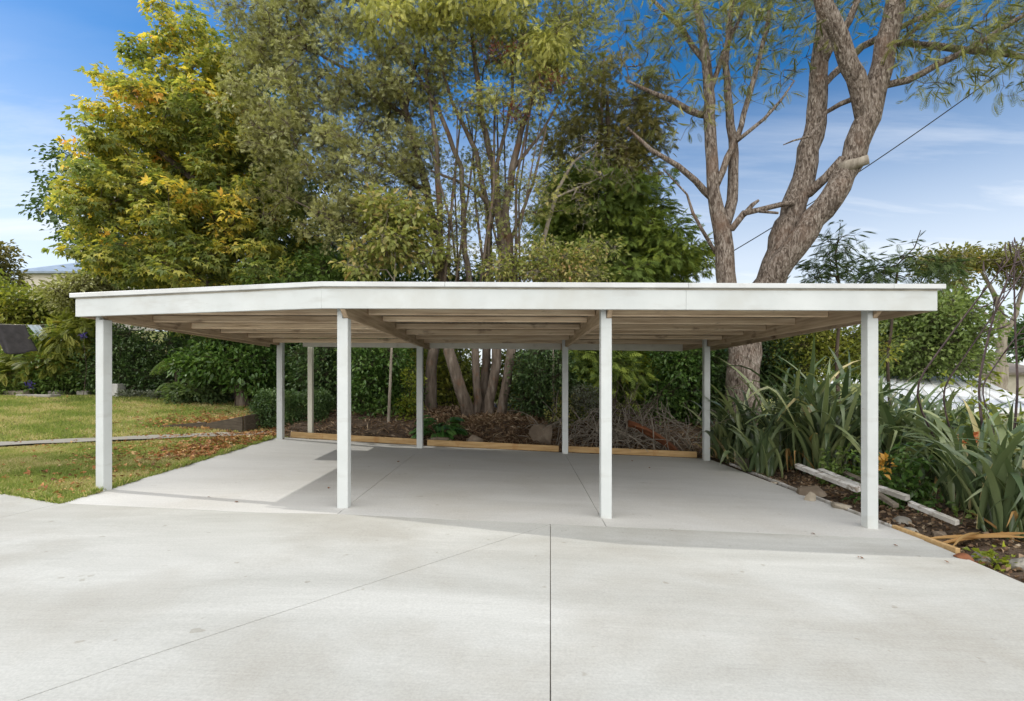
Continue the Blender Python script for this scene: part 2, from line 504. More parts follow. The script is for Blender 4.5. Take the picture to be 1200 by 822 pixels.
M['slate'] = surface('edging_slab', [(.3, (.20, .19, .165)), (.7, (.34, .32, .28))], 4, (1, 1, 1), .9, .5, 12, spec=.15, bdist=.02)
M['block'] = surface('concrete_block_grey', [(.3, (.42, .42, .40)), (.7, (.52, .52, .50))], 8, (1, 1, 1), .9, .3, 30, spec=.2)
M['rust'] = surface('rusty_iron', [(.25, (.10, .035, .016)), (.55, (.20, .075, .032)), (.8, (.30, .13, .06))], 5, (1, 3, 1), .75, .4, 14, spec=.3)
M['bark_right'] = surface('fissured_bark', [(.36, (.065, .050, .040)), (.50, (.185, .148, .120)), (.68, (.38, .335, .29))], 7.5, (2.6, 2.6, .8), .9, 1.0, 8, spec=.12, dist=1.1,
                          second=[(9, (.44, .41, .36), .64, .76, (1.6, 1.6, .5)), (1.1, (.17, .11, .078), .54, .76), (1.7, (.05, .036, .028), .60, .72, (1, 1, .4))], bdist=.06)
M['bark_grey'] = surface('grey_bark', [(.3, (.07, .055, .042)), (.55, (.15, .12, .095)), (.8, (.27, .23, .19))], 6, (2, 2, .4), .9, .8, 9, spec=.12, bdist=.03,
                         second=[(2.5, (.16, .085, .05), .56, .72)])
M['bark_pale'] = surface('pale_bark', [(.3, (.19, .16, .125)), (.7, (.38, .34, .28))], 6, (2, 2, .4), .9, .7, 9, spec=.12, bdist=.02)
M['bark_dark'] = surface('dark_bark', [(.3, (.035, .026, .02)), (.7, (.11, .085, .065))], 6, (2, 2, .4), .9, .7, 9, spec=.12, bdist=.02)
M['dry'] = leafmat('dry_litter', [(0, (.10, .06, .035)), (.4, (.22, .145, .09)), (.75, (.36, .27, .18)), (1, (.50, .42, .31))], .1, .8, .1)
M['fallen'] = leafmat('fallen_leaf_colours', [(0, (.13, .06, .03)), (.35, (.32, .14, .06)), (.7, (.48, .23, .09)), (.92, (.56, .36, .16)), (1, (.58, .48, .28))], .15, .6, .2)
M['grass'] = leafmat('grass_blades', [(0, (.12, .19, .04)), (.4, (.23, .29, .07)), (.65, (.34, .36, .12)), (.85, (.50, .43, .21)), (1, (.56, .47, .27))], .3, .6, .2)
M['maple'] = leafmat('maple_leaves', [(0, (0.067, 0.104, 0.033)), (.3, (0.152, 0.201, 0.061)), (.52, (0.305, 0.336, 0.091)), (.70, (0.512, 0.476, 0.110)), (.86, (0.830, 0.647, 0.122)), (.95, (0.878, 0.512, 0.122)), (1, (0.781, 0.366, 0.110))], .42)
M['evergreen'] = leafmat('evergreen_leaves', [(0, (0.037, 0.072, 0.028)), (.5, (0.077, 0.139, 0.044)), (1, (0.147, 0.216, 0.069))], .22, .35, .5)
M['silver'] = leafmat('silver_leaves', [(0, (0.138, 0.132, 0.044)), (.35, (0.264, 0.264, 0.099)), (.7, (0.418, 0.418, 0.198)), (1, (0.616, 0.627, 0.396))], .32, .5, .3)
M['olive'] = leafmat('olive_leaves', [(0, (0.143, 0.165, 0.055)), (.5, (0.285, 0.297, 0.099)), (.85, (0.482, 0.460, 0.154)), (1, (0.659, 0.527, 0.197))], .35)
M['gold'] = leafmat('yellow_green_sprays', [(0, (0.265, 0.285, 0.081)), (.5, (0.507, 0.507, 0.163)), (1, (0.812, 0.753, 0.265))], .4)
M['redbit'] = leafmat('red_seed_heads', [(0, (.11, .022, .015)), (1, (.24, .055, .03))], .1)
M['conifer'] = leafmat('conifer_sprays', [(0, (0.067, 0.102, 0.031)), (.45, (0.152, 0.217, 0.046)), (.8, (0.329, 0.395, 0.064)), (1, (0.557, 0.571, 0.102))], .2, .6, .2)
M['brownconifer'] = leafmat('brown_olive_sprays', [(0, (0.070, 0.076, 0.029)), (.5, (0.172, 0.161, 0.053)), (1, (0.323, 0.273, 0.091))], .25, .6, .2)
M['feather'] = leafmat('feathery_leaves', [(0, (0.053, 0.090, 0.033)), (.5, (0.105, 0.158, 0.060)), (1, (0.195, 0.247, 0.090))], .35)
M['featherpale'] = leafmat('pale_feathery_leaves', [(0, (0.127, 0.149, 0.052)), (.5, (0.253, 0.276, 0.098)), (1, (0.460, 0.437, 0.172))], .4)
M['laurel'] = leafmat('laurel_leaves', [(0, (0.043, 0.094, 0.023)), (.5, (0.094, 0.180, 0.040)), (1, (0.180, 0.273, 0.064))], .28, .35, .5)
M['lime'] = leafmat('lime_leaves', [(0, (.12, .16, .02)), (.5, (.24, .28, .035)), (1, (.38, .40, .06))], .45)
M['midgreen'] = leafmat('mid_green_leaves', [(0, (0.073, 0.130, 0.033)), (.5, (0.138, 0.220, 0.052)), (1, (0.244, 0.325, 0.081))], .32)
M['roundgreen'] = leafmat('round_tree_leaves', [(0, (.09, .13, .04)), (.5, (.17, .23, .07)), (1, (.28, .33, .12))], .35)
M['yellowgreen'] = leafmat('yellow_green_leaves', [(0, (0.108, 0.137, 0.026)), (.5, (0.230, 0.259, 0.046)), (.85, (0.360, 0.360, 0.072)), (1, (0.490, 0.374, 0.086))], .38)
M['flattop'] = leafmat('flat_top_leaves', [(0, (.10, .11, .03)), (.5, (.18, .185, .05)), (.85, (.28, .24, .06)), (1, (.33, .20, .06))], .35)
M['blush'] = leafmat('blushing_leaves', [(0, (0.179, 0.221, 0.055)), (.5, (0.331, 0.359, 0.110)), (.8, (0.497, 0.414, 0.179)), (1, (0.580, 0.331, 0.179))], .38)
M['acanth'] = leafmat('acanthus_leaves', [(0, (0.046, 0.117, 0.026)), (.5, (0.078, 0.189, 0.039)), (1, (0.130, 0.260, 0.065))], .25, .3, .5)
M['greysprig'] = leafmat('grey_leaves', [(0, (.12, .14, .10)), (1, (.26, .28, .21))], .2)
M['flax'] = leafmat('flax_blades', [(0, (0.057, 0.089, 0.040)), (.35, (0.111, 0.156, 0.071)), (.65, (0.182, 0.230, 0.106)), (.9, (0.276, 0.317, 0.141)), (1, (0.485, 0.418, 0.203))], .2, .32, .55)
M['flaxdry'] = leafmat('dry_flax_blades', [(0, (.36, .20, .075)), (.5, (.52, .36, .15)), (1, (.62, .52, .30))], .2, .6, .2)
M['stalk'] = surface('dark_stalk', [(.3, (.028, .018, .022)), (.7, (.085, .058, .055))], 9, (1, 1, 1), .6, .2, spec=.3)
M['cable'] = surface('black_cable', [(.3, (.03, .03, .032)), (.7, (.05, .05, .052))], 9, rough=.6, bump=0)
M['bluesteel'] = surface('blue_grey_roofing', [(.3, (.17, .22, .28)), (.7, (.24, .30, .37))], 2, (1, 1, 1), .4, .05, spec=.4)
M['render'] = surface('pale_render', [(.3, (.50, .46, .38)), (.7, (.60, .56, .48))], 2, rough=.85, bump=.1)
M['whiteroof'] = surface('white_roofing', [(.3, (.66, .68, .70)), (.7, (.78, .80, .82))], 1.5, (1, 1, 1), .4, .05, spec=.4, second=[(2, (.5, .5, .5), .6, .8)])
M['tileroof'] = surface('brown_tiles', [(.3, (.17, .145, .12)), (.7, (.29, .255, .22))], 3, (1, 4, 4), .85, .3)
M['glass'] = surface('dark_glass', [(.3, (.03, .035, .04)), (.7, (.05, .055, .06))], 1, rough=.1, bump=0, spec=.6)
M['darkcloth'] = surface('charcoal_cloth', [(.3, (.045, .042, .045)), (.7, (.075, .07, .075))], 6, rough=.9, bump=.2)
M['bluecloth'] = surface('pale_blue_cloth', [(.3, (.42, .50, .60)), (.7, (.55, .62, .70))], 6, rough=.9, bump=.2)
M['purple'] = leafmat('purple_flowers', [(0, (.06, .045, .28)), (1, (.14, .10, .42))], .3)
M['redflower'] = leafmat('coral_flowers', [(0, (.45, .10, .05)), (1, (.60, .24, .10))], .3)
M['orangeflower'] = leafmat('orange_leaves', [(0, (.55, .28, .05)), (1, (.65, .40, .09))], .3)

# ------------------------------------------------------------------ ground
def grid(name, xs, ys, zf, mat, keep=None):
    X, Y = np.meshgrid(xs, ys)
    Z = zf(X, Y)
    V = np.stack([X, Y, Z], -1).reshape(-1, 3)
    nx, ny = len(xs), len(ys)
    i = np.arange(ny - 1)[:, None] * nx; j = np.arange(nx - 1)[None]
    q = np.stack([i + j, i + j + 1, i + nx + j + 1, i + nx + j], -1).reshape(-1, 4)
    if keep is not None:
        c = V[q].mean(1); q = q[keep(c[:, 0], c[:, 1])]
    return obj(name, np_mesh(name, V, q, smooth=True), mat)

def bumpy(X, Y):
    z = terr(X, Y)
    wob = (np.sin(X * 5.1 + Y * 2.3) * np.sin(Y * 4.3 - X * 1.9) * .018 + np.sin(X * 11.3 - Y * 7) * np.sin(Y * 12.1 + X * 3) * .008)
    soil = 1 - ((X > -5.6) & (X < 4.55) & (Y < 12.0))
    return z + wob * soil

xs = np.concatenate([np.linspace(-400, -16, 26)[:-1], np.linspace(-16, 20, 181), np.linspace(20, 400, 26)[1:]])
ys = np.concatenate([np.linspace(-60, -4, 9)[:-1], np.linspace(-4, 26, 151), np.linspace(26, 600, 34)[1:]])
tr_ = tag(grid('terrain', xs, ys, bumpy, M['soil']), kind='structure')
tr_.data.materials.append(M['lawnbase'])
pc = np.empty(len(tr_.data.polygons) * 3, np.float32); tr_.data.polygons.foreach_get('center', pc); pc = pc.reshape(-1, 3)
tr_.data.polygons.foreach_set('material_index', ((pc[:, 0] > 9.2) | (pc[:, 0] < -18) | (pc[:, 1] > 21)).astype(np.int32))

def panel(name, poly, mat, zf=g, gap=.0035, thick=.03, top=0.0, step=.6, flush=None):
    """a convex cast panel with the level of the ground function, shrunk by the joint's half width"""
    poly = [np.array(p, float) for p in poly]
    area = sum(a[0] * b[1] - a[1] * b[0] for a, b in zip(poly, poly[1:] + poly[:1]))
    if area < 0: poly = poly[::-1]
    x0 = min(p[0] for p in poly); x1 = max(p[0] for p in poly); y0 = min(p[1] for p in poly); y1 = max(p[1] for p in poly)
    bm = bmesh.new()
    gx = [x0 - .1 + i * step for i in range(int((x1 - x0 + .2) / step) + 2)]
    if x0 < -2 < x1: gx = sorted(gx + [-2.0])
    gy = [y0 - .1 + i * step for i in range(int((y1 - y0 + .2) / step) + 2)]
    vs = [[bm.verts.new((x, y, 0)) for x in gx] for y in gy]
    for j in range(len(gy) - 1):
        for i in range(len(gx) - 1):
            bm.faces.new((vs[j][i], vs[j][i + 1], vs[j + 1][i + 1], vs[j + 1][i]))
    for a, b in zip(poly, poly[1:] + poly[:1]):
        d = (b - a) / np.linalg.norm(b - a); no = np.array([d[1], -d[0]])
        gp = gap
        if flush is not None and {tuple(np.round(a, 4)), tuple(np.round(b, 4))} == {tuple(np.round(q, 4)) for q in flush}: gp = 0
        co = a - no * gp
        bmesh.ops.bisect_plane(bm, geom=bm.verts[:] + bm.edges[:] + bm.faces[:], plane_co=(co[0], co[1], 0), plane_no=(no[0], no[1], 0), clear_outer=True)
    bmesh.ops.recalc_face_normals(bm, faces=bm.faces)
    if bm.faces[:][0].normal.z < 0: bmesh.ops.reverse_faces(bm, faces=bm.faces)
    for v in bm.verts: v.co.z = float(zf(v.co.x, v.co.y)) + top
    rim = [e for e in bm.edges if e.is_boundary]
    ex = bmesh.ops.extrude_edge_only(bm, edges=rim)
    for e in ex['geom']:
        if isinstance(e, bmesh.types.BMVert): e.co.z -= thick
    for f in bm.faces: f.smooth = False
    me = bpy.data.meshes.new(name); bm.to_mesh(me); bm.free()
    return tag(obj(name, me, mat), kind='structure')

def G(px, py, z=None):
    """ground point under a pixel"""
    Y = 8.0
    for _ in range(40):
        x = (px - CX) / F * Y
        zz = float(g(x, Y)) if z is None else z
        Y = .5 * Y + .5 * (CAMZ - zz) * F / (py - CY)
    return np.array([(px - CX) / F * Y, Y])

J0 = G(72, 590); J1 = G(300, 601); J2 = G(645, 614.5); J3 = G(1062, 633)
RE = np.array([4.40, 5.45]); RB = np.array([4.30, -8.0])
J3 = np.array([4.42, J2[1] - .06])
SL = np.array([-5.42, 12.12])
SB = [np.array([-2.0, 11.84]), np.array([1.09, 11.62]), np.array([4.22, 11.55])]
q1 = G(410, 590); q2 = G(702, 607)
def on_front(x):
    pts = [J0, J1, J2, J3]
    for a, b in zip(pts, pts[1:]):
        if a[0] <= x <= b[0]:
            t = (x - a[0]) / (b[0] - a[0]); return a + (b - a) * t
    return J3
f1 = on_front(q1[0] + .02); f2 = on_front(q2[0] + .02)
panel('carport_slab', [J0, J1, f1, SB[0], SL], M['slab'])
panel('carport_slab', [f1, J2, f2, SB[1], SB[0]], M['slab'])
panel('carport_slab', [f2, J3, SB[2], SB[1]], M['slab'])
Lm = G(0, 607); Ledge = G(0, 578)
Ldir = Ledge - J0; Lfar = J0 + Ldir * 6
cut = G(25, 820)
dirc = (cut - J2); cutfar = J2 + dirc * 2.6
jn = np.array([J2[0] * (-8.0) / J2[1], -8.0])
d0 = J0
panel('driveway', [J2, J3, RE, RB, jn], M['drive'])
panel('driveway', [J2, jn, cutfar], M['drive'])
Ldn = J0 + (Lm - J0) * 9
panel('driveway', [J0, J1, cutfar, Ldn], M['drive'], flush=(J1, cutfar))
panel('driveway', [J1, J2, cutfar], M['drive'], flush=(J1, cutfar))
panel('driveway', [d0, Ldn, Lfar], M['drive'])

tag(grid('concrete_bed', np.arange(-5.2, 4.31, .3), np.arange(-4, 11.5, .3), lambda X, Y: g(X, Y) - .013, M['path']), kind='structure')
# lawns and path
slabx = lambda y: J0[0] + (y - J0[1]) * (SL[0] - J0[0]) / (SL[1] - J0[1])
def edge_front(x):    # lawn edge along the drive
    return J0[1] + (x - J0[0]) * Ldir[1] / Ldir[0]
def lawn_keep_low(x, y):
    return (y > edge_front(x) + .03) & (y < ypath(x) - .45) & (x < slabx(np.minimum(y, 12)) - .03)
def lawn_under(x, y):
    return (y > edge_front(x) - .2) & (y < ypath(x) - .40) & (x < slabx(np.minimum(y, 12)) + .2)
def lawn_keep_up(x, y):
    return (y > ypath(x) + .45) & (y < 18.3 + .25 * np.sin(x * 1.3)) & (x < -6.25 + .25 * np.sin(y * 2))
lx = np.arange(-24, -4.9, .07)
def lz(X, Y):
    return lawnz(X, Y) - .02 + np.sin(X * 3.1 + Y) * np.sin(Y * 2.7 - X) * .012
tag(grid('lower_lawn', lx, np.arange(5.8, 13.2, .07), lz, M['lawnbase'], lawn_under), kind='structure')
tag(grid('upper_lawn', lx, np.arange(4.5, 19, .1), lz, M['lawnbase'], lawn_keep_up), kind='structure')
pth = np.linspace(-24, -5.6, 60)
V = []
for x in pth:
    for s_ in (-.48, .48):
        V.append((x, ypath(x) + s_, float(lawnz(x, ypath(x))) + .022 + .006 * math.sin(x * 5)))
tag(obj('garden_path', np_mesh('garden_path', V, [[2*i, 2*i+2, 2*i+3, 2*i+1] for i in range(len(pth) - 1)]), M['path']), kind='structure')

def blades(n, keep, x0, x1, y0, y1, seed, h0, h1, bias=1.0):
    r = np.random.default_rng(seed)
    y = y0 + (y1 - y0) * r.uniform(size=n) ** bias
    x = r.uniform(x0, x1, n)
    # inside the view only (plus a margin)
    m = keep(x, y) & (x > -1.12 * y - .6)
    x, y = x[m], y[m]; n = len(x)
    p = np.stack([x, y, lz(x, y) - .004], -1)
    ax = np.stack([r.normal(size=n) * .6, r.normal(size=n) * .6, np.ones(n)], -1)
    no = np.stack([r.normal(size=n), r.normal(size=n), r.normal(size=n) * .2], -1)
    patch = .5 + .5 * np.sin(x * 1.7 + 1.3 * np.sin(y * 1.1)) * np.sin(y * 1.9 + x * .6)
    patch = np.clip(patch + .35 * np.sin(x * 4.3 + y * 2.1) * np.sin(y * 5.2 - x * 1.3), 0, 1)
    rn = np.clip(.5 * r.uniform(size=n) + .5 * patch + .1, 0, 1)
    V, T, a = scatter(T_NARROW, p, ax, no, r.uniform(h0, h1, n), rn)
    return np_mesh('grass', V, T, a)
tag(obj('grass', blades(230000, lawn_keep_low, -13, -5.2, 5.9, 12.6, 21, .03, .065, 1.3), M['grass']), 'short green and straw coloured grass of the lower lawn', 'grass', kind='stuff')
tag(obj('grass', blades(170000, lawn_keep_up, -20, -6.0, 7, 18.5, 22, .045, .10), M['grass']), 'sunlit mown grass of the upper lawn behind the path', 'grass', kind='stuff')

re_ = np.random.default_rng(23); n = 9000
t = re_.uniform(size=n); ex = np.concatenate([slabx(6.25 + 5.7 * t[:6000]) - np.abs(re_.normal(size=6000)) * .07 + .02, J0[0] + Ldir[0] * 2.2 * t[6000:]])
ey = np.concatenate([6.25 + 5.7 * t[:6000], edge_front(ex[6000:]) + np.abs(re_.normal(size=3000)) * .06 - .015])
cl_ = .5 + .5 * np.sin(ex * 9 + ey * 7.3) * np.sin(ey * 3.1)
p = np.stack([ex, ey, g(ex, ey) - .02], -1)
V, T, a = scatter(T_NARROW, p, np.stack([re_.normal(size=n) * .7 + .25, re_.normal(size=n) * .6, np.ones(n)], -1), re_.normal(size=(n, 3)) * np.array([1, 1, .2]), re_.uniform(.04, .10, n) * (.5 + .8 * cl_), np.clip(re_.uniform(size=n) * .8 + .15 * cl_, 0, 1))
tag(obj('grass', np_mesh('grass', V, T, a), M['grass']), 'longer grass tufts hanging over the concrete edge', 'grass', kind='stuff')

# fallen leaves, thickest by the slab edge and the low wooden retaining wall
r = np.random.default_rng(31)
n = 4200
y = r.uniform(6.0, 17.5, n)
x = -5.3 - np.abs(r.normal(size=n)) * (.75 + .20 * (y - 6))
dens = np.where(y > 10.0, 1.0, .10 + .10 * (y - 6))
m = (r.uniform(size=n) < dens) & (lawn_keep_low(x, y) | (lawn_keep_up(x, y)) | ((np.abs(y - ypath(x)) < .36) & (x < -5.5)))
x, y = x[m], y[m]; n = len(x)
p = np.stack([x, y, lz(x, y) + r.uniform(.02, .055, n)], -1)
V, T, a = scatter(T_MAPLE, p, r.normal(size=(n, 3)) * np.array([1, 1, .25]), np.array([0, 0, 1]) + r.normal(size=(n, 3)) * .4, r.uniform(.035, .085, n), r.uniform(size=n))
tag(obj('fallen_leaves', np_mesh('fallen_leaves', V, T, a), M['fallen']), 'orange and brown autumn leaves fallen over the lawns', 'leaf litter', kind='stuff')

n = 1900
x = np.concatenate([np.random.default_rng(32).normal(-7.4, 1.0, n), np.random.default_rng(33).normal(-5.95, .38, n // 3)])
y = np.concatenate([np.random.default_rng(34).normal(13.9, .75, n), np.random.default_rng(35).uniform(9.2, 12.9, n // 3)])
m = lawn_keep_low(x, y) | (lawn_keep_up(x, y) & (y > 13.05)) | ((np.abs(y - ypath(x)) < .36) & (x < -5.5))
x, y = x[m], y[m]; n = len(x); r = np.random.default_rng(36)
p = np.stack([x, y, lz(x, y) + r.uniform(.03, .07, n)], -1)
V, T, a = scatter(T_MAPLE, p, r.normal(size=(n, 3)) * np.array([1, 1, .25]), np.array([0, 0, 1]) + r.normal(size=(n, 3)) * .4, r.uniform(.05, .10, n), r.uniform(size=n))
tag(obj('fallen_leaves', np_mesh('fallen_leaves', V, T, a), M['fallen']), 'thick drift of orange leaves round the low wooden wall', 'leaf litter', kind='stuff')
# single leaves and twigs lying on the concrete
lm0 = None
for i, (px, py) in enumerate([(246, 583), (275, 589), (384, 573), (468, 542), (528, 547), (955, 627), (1052, 641), (1007, 654), (1112, 661), (740, 541), (760, 549)]):
    q = G(px, py)
    rr = np.random.default_rng(100 + i)
    if lm0 is None:
        V, T, a = scatter(T_MAPLE, np.zeros((1, 3)), np.array([[0, 1., .1]]), np.array([[.1, .1, 1.]]), np.array([.075]), np.array([.15]))
        lm0 = np_mesh('fallen_leaf', V, T, a); lm0.materials.append(M['fallen'])
    o = bpy.data.objects.new('fallen_leaf', lm0); COL.objects.link(o)
    o.location = (q[0], q[1], float(g(*q)) + .012); o.rotation_euler = (rr.normal() * .15, rr.normal() * .15, rr.uniform(0, 6.3))
    s_ = rr.uniform(.35, .7); o.scale = (s_, s_ * 1.2, s_)
    tag(o, 'small curled brown leaf lying on the pale concrete', 'leaf', 'single leaves blown onto the concrete')

# ------------------------------------------------------------------ carport
A = (-5.63, 6.78); C = (-2.17, 5.95); D = (4.76, 5.95); E = (4.76, 12.95); Fp = (-5.62, 12.05)
def zb(x, y):
    return 2.36 - .012 * (y - 6) - .004 * (x + 2)
car = empty('carport', (0, 8.5, 0), 'white open-sided timber carport with a flat roof on slim square posts', 'carport')
def off(p, q, d):
    v = np.array(q) - np.array(p); v = v / np.linalg.norm(v); return np.array([-v[1], v[0]]) * d
def mitre(pts, d):
    """offset an open polyline inwards by d"""
    pts = [np.array(p, float) for p in pts]; out = []
    for i, p in enumerate(pts):
        ns = []
        if i > 0: ns.append(off(pts[i - 1], p, 1))
        if i < len(pts) - 1: ns.append(off(p, pts[i + 1], 1))
        if len(ns) == 2:
            b = ns[0] + ns[1]; b /= np.linalg.norm(b); out.append(p + b * d / b.dot(ns[0]))
        else: out.append(p + ns[0] * d)
    return out
O = (0, 8.5, 0)
# fascia: two boards meeting in a mitre at the bend, right and left barge, back board
ring_o = mitre([A, C, D], 0); ring_i = mitre([A, C, D], .040)
XJ = 1.93
for q in ([ring_o[0], ring_o[1], ring_i[1], ring_i[0]], [ring_o[1], np.array([XJ - .0006, ring_o[1][1]]), np.array([XJ - .0006, ring_i[1][1]]), ring_i[1]],
          [np.array([XJ + .0006, ring_o[1][1] + .002]), ring_o[2] + np.array([0, .002]), ring_i[2] + np.array([0, .002]), np.array([XJ + .0006, ring_i[1][1] + .002])]):
    b = MB()
    b.prism(q, lambda x, y: zb(x, y), lambda x, y: zb(x, y) + .222)
    b.build('fascia', M['white'], car, .004, org=O)
# recessed strip and flashing cap over the fascia
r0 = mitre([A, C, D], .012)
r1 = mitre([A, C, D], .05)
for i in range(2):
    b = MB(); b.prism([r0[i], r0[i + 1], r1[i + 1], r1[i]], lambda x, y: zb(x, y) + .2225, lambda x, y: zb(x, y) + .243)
    b.build('packer', M['shadeline'], car, org=O)
A2 = np.array(A) + (np.array(A) - np.array(C)) / np.linalg.norm(np.array(A) - np.array(C)) * .06
D2 = np.array(D) + np.array([.075, 0])
c0 = mitre([A2, C, D2], -.030); c1 = mitre([A2, C, D2], .09)
segs = [(c0[0], c0[1], c1[1], c1[0])]
cuts = [(-2.17), -.78, 1.95, 4.25, D2[0]]
for xa, xb in zip(cuts, cuts[1:]):
    ca = c0[1] if xa == cuts[0] else np.array([xa, c0[1][1]]); ia = c1[1] if xa == cuts[0] else np.array([xa, c1[1][1]])
    segs.append((ca, np.array([xb - .003, c0[1][1]]), np.array([xb - .003, c1[1][1]]), ia))
for q in segs:
    b = MB(); b.prism(q, lambda x, y: zb(x, y) + .2435, lambda x, y: zb(x, y) + .297)
    b.build('flashing', M['cap'], car, .003, org=O)
# roofing of corrugated sheets
nx = 540
X = np.linspace(A[0] + .02, D[0] - .02, nx)
yf = np.where(X < C[0], A[1] + (X - A[0]) * (C[1] - A[1]) / (C[0] - A[0]), C[1]) + .06
yb = Fp[1] + (X - Fp[0]) * (E[1] - Fp[1]) / (E[0] - Fp[0])
Z = .013 * np.sin(X * 2 * np.pi / .0762)
V = []
for xx, a_, b_, zz in zip(X, yf, yb, Z):
    for yy in (a_, b_):
        V.append((xx, yy - 8.5, zb(xx, yy) + .232 + zz))
V = np.array(V); Vt = V + np.array([0, 0, .004])
q = np.array([[2*i, 2*i+2, 2*i+3, 2*i+1] for i in range(nx - 1)])
obj('roofing', np_mesh('roofing', np.vstack([V, Vt]), np.vstack([q[:, ::-1], q + len(V)]), smooth=True), M['sheet'], car)
# a loose sheet lapping out over the left eave
b = MB(); b.hexa([(-6.55, 10.15, 2.60), (-5.2, 10.15, 2.588), (-5.2, 11.42, 2.573), (-6.55, 11.42, 2.585), (-6.55, 10.15, 2.606), (-5.2, 10.15, 2.594), (-5.2, 11.42, 2.579), (-6.55, 11.42, 2.591)])
b.build('eave_sheet', M['sheet'], car, org=O)
# side barge boards and back fascia
def pl(p, q, t): return np.array(p) + (np.array(q) - np.array(p)) * t
b = MB(); b.prism([(D[0] - .045, 5.995), (D[0] - .002, 5.995), (E[0] - .002, E[1]), (E[0] - .045, E[1])], lambda x, y: zb(x, y) + .002, lambda x, y: zb(x, y) + .205)
b.build('barge_board', M['timber_long'], car, .003, org=O)
b = MB(); b.prism([(A[0] + .012, 6.85), (A[0] + .055, 6.84), (Fp[0] + .055, Fp[1]), (Fp[0] + .012, Fp[1])], lambda x, y: zb(x, y) + .002, lambda x, y: zb(x, y) + .205)
b.build('barge_board', M['timber_long'], car, .003, org=O)
bl = pl(Fp, E, (-4.85 - Fp[0]) / (E[0] - Fp[0])); br = pl(Fp, E, (4.10 - Fp[0]) / (E[0] - Fp[0]))
b = MB(); b.prism([bl, br, br + np.array([0, .04]), bl + np.array([0, .04])], lambda x, y: 2.315 - .0072 * (x + 4.85), lambda x, y: 2.50 - .0072 * (x + 4.85))
b.build('rear_fascia', M['creamboard'], car, .003, org=O)

# posts: (x, front y, rotation, material)
posts = [(-5.37, 6.84, -.235, 'white', 1), (-1.985, 6.10, 0, 'white', 1), (1.06, 6.10, 0, 'white', 1), (4.135, 6.10, 0, 'white', 1),
         (-5.245, 11.80, 0, 'white', -1), (-4.74, 12.25, 0, 'cream', 0), (-2.05, 11.40, 0, 'white', 1), (1.094, 11.40, 0, 'white', 1), (4.08, 11.20, 0, 'white', 1)]
W = .125
for (x, y, rz, mt, side) in posts:
    w = W if mt == 'white' else .105
    zg = float(g(x, y)) - .02
    if y > 12.2: zg = float(terr(x, y)) - .05
    zt = 2.268 if side else 2.312
    if x < -5: zt = 2.335
    b = MB()
    b.box(-w/2, w/2, 0, w, zg, zt)
    o = b.build('post', M[mt], car, .006, loc=(x, y - 8.5, 0)); o.rotation_euler = (0, 0, rz)
    if side:
        b = MB(); b.box(*((-w/2 + .001, -.002) if side > 0 else (.002, w/2 - .001)), .001, w - .001, zt - .01, zt + .19)
        t_ = b.build('post_tongue', M[mt], o, .004)
# beams, one over each line of posts, housed in the right half of the posts
def beam(x0, y0, x1, y1, z0, z1, w=.055, h=.225):
    b = MB()
    v = np.array([x1 - x0, y1 - y0]); L = np.linalg.norm(v); n_ = np.array([v[1], -v[0]]) / L * w / 2
    p = np.array([x0, y0]); q = np.array([x1, y1]); s_ = v / L
    p2 = p + s_ * .12
    c = []
    b.hexa([(*(p2 - n_), z0), (*(p2 + n_), z0), (*(q + n_), z1), (*(q - n_), z1), (*(p2 - n_), z0 + h), (*(p2 + n_), z0 + h), (*(q + n_), z1 + h), (*(q - n_), z1 + h)])
    b.hexa([(*(p - n_), z0 + .085), (*(p + n_), z0 + .085), (*(p2 + n_), z0), (*(p2 - n_), z0), (*(p - n_), z0 + h), (*(p + n_), z0 + h), (*(p2 + n_), z0 + h), (*(p2 - n_), z0 + h)])
    b.build('beam', M['timber_long'], car, .006, org=O)
beam(-5.345, 6.80, -5.29, 12.0, 2.338, 2.334)
beam(-1.952, 6.0, -2.015, 12.5, 2.270, 2.262)
beam(1.092, 6.0, 1.130, 12.7, 2.270, 2.262)
beam(4.168, 6.0, 4.125, 12.93, 2.270, 2.262)
# purlins between the beams
py_ = [6.95, 7.75, 8.65, 9.5, 10.45, 11.5]
def bx(y, i):
    l = [(-5.345, 6.8, -5.29, 12.0), (-1.952, 6, -2.015, 12.5), (1.092, 6, 1.13, 12.7), (4.168, 6, 4.125, 12.93)][i]
    return l[0] + (l[2] - l[0]) * (y - l[1]) / (l[3] - l[1])
for i in range(3):
    for j, y in enumerate(py_):
        xa, xb = bx(y, i) + .03, bx(y, i + 1) - .03
        if i == 0 and y < 7.2: xa = max(xa, -5.25)
        b = MB()
        h = .094; dz = .062 + .012 * math.sin(5 * j + 3 * i)
        b.hexa([(xa, y, zb(xa, y) + dz), (xb, y, zb(xb, y) + dz), (xb, y + .06, zb(xb, y) + dz), (xa, y + .06, zb(xa, y) + dz),
                (xa, y, zb(xa, y) + .062 + h), (xb, y, zb(xb, y) + .062 + h), (xb, y + .06, zb(xb, y) + .062 + h), (xa, y + .06, zb(xa, y) + .062 + h)])
        b.build('purlin', M['timber'], car, .014, org=O)
        # the hanger plates show as dark straps on the beam
for j, y in enumerate(py_):
    for (xa, xb) in ((bx(y, 3) + .03, 4.71), (-5.57, bx(y, 0) - .03)):
        b = MB(); b.hexa([(xa, y, zb(xa, y) + .062), (xb, y, zb(xb, y) + .062), (xb, y + .045, zb(xb, y) + .062), (xa, y + .045, zb(xa, y) + .062),
                (xa, y, zb(xa, y) + .20), (xb, y, zb(xb, y) + .20), (xb, y + .045, zb(xb, y) + .20), (xa, y + .045, zb(xa, y) + .20)])
        b.build('outrigger', M['timber'], car, org=O)

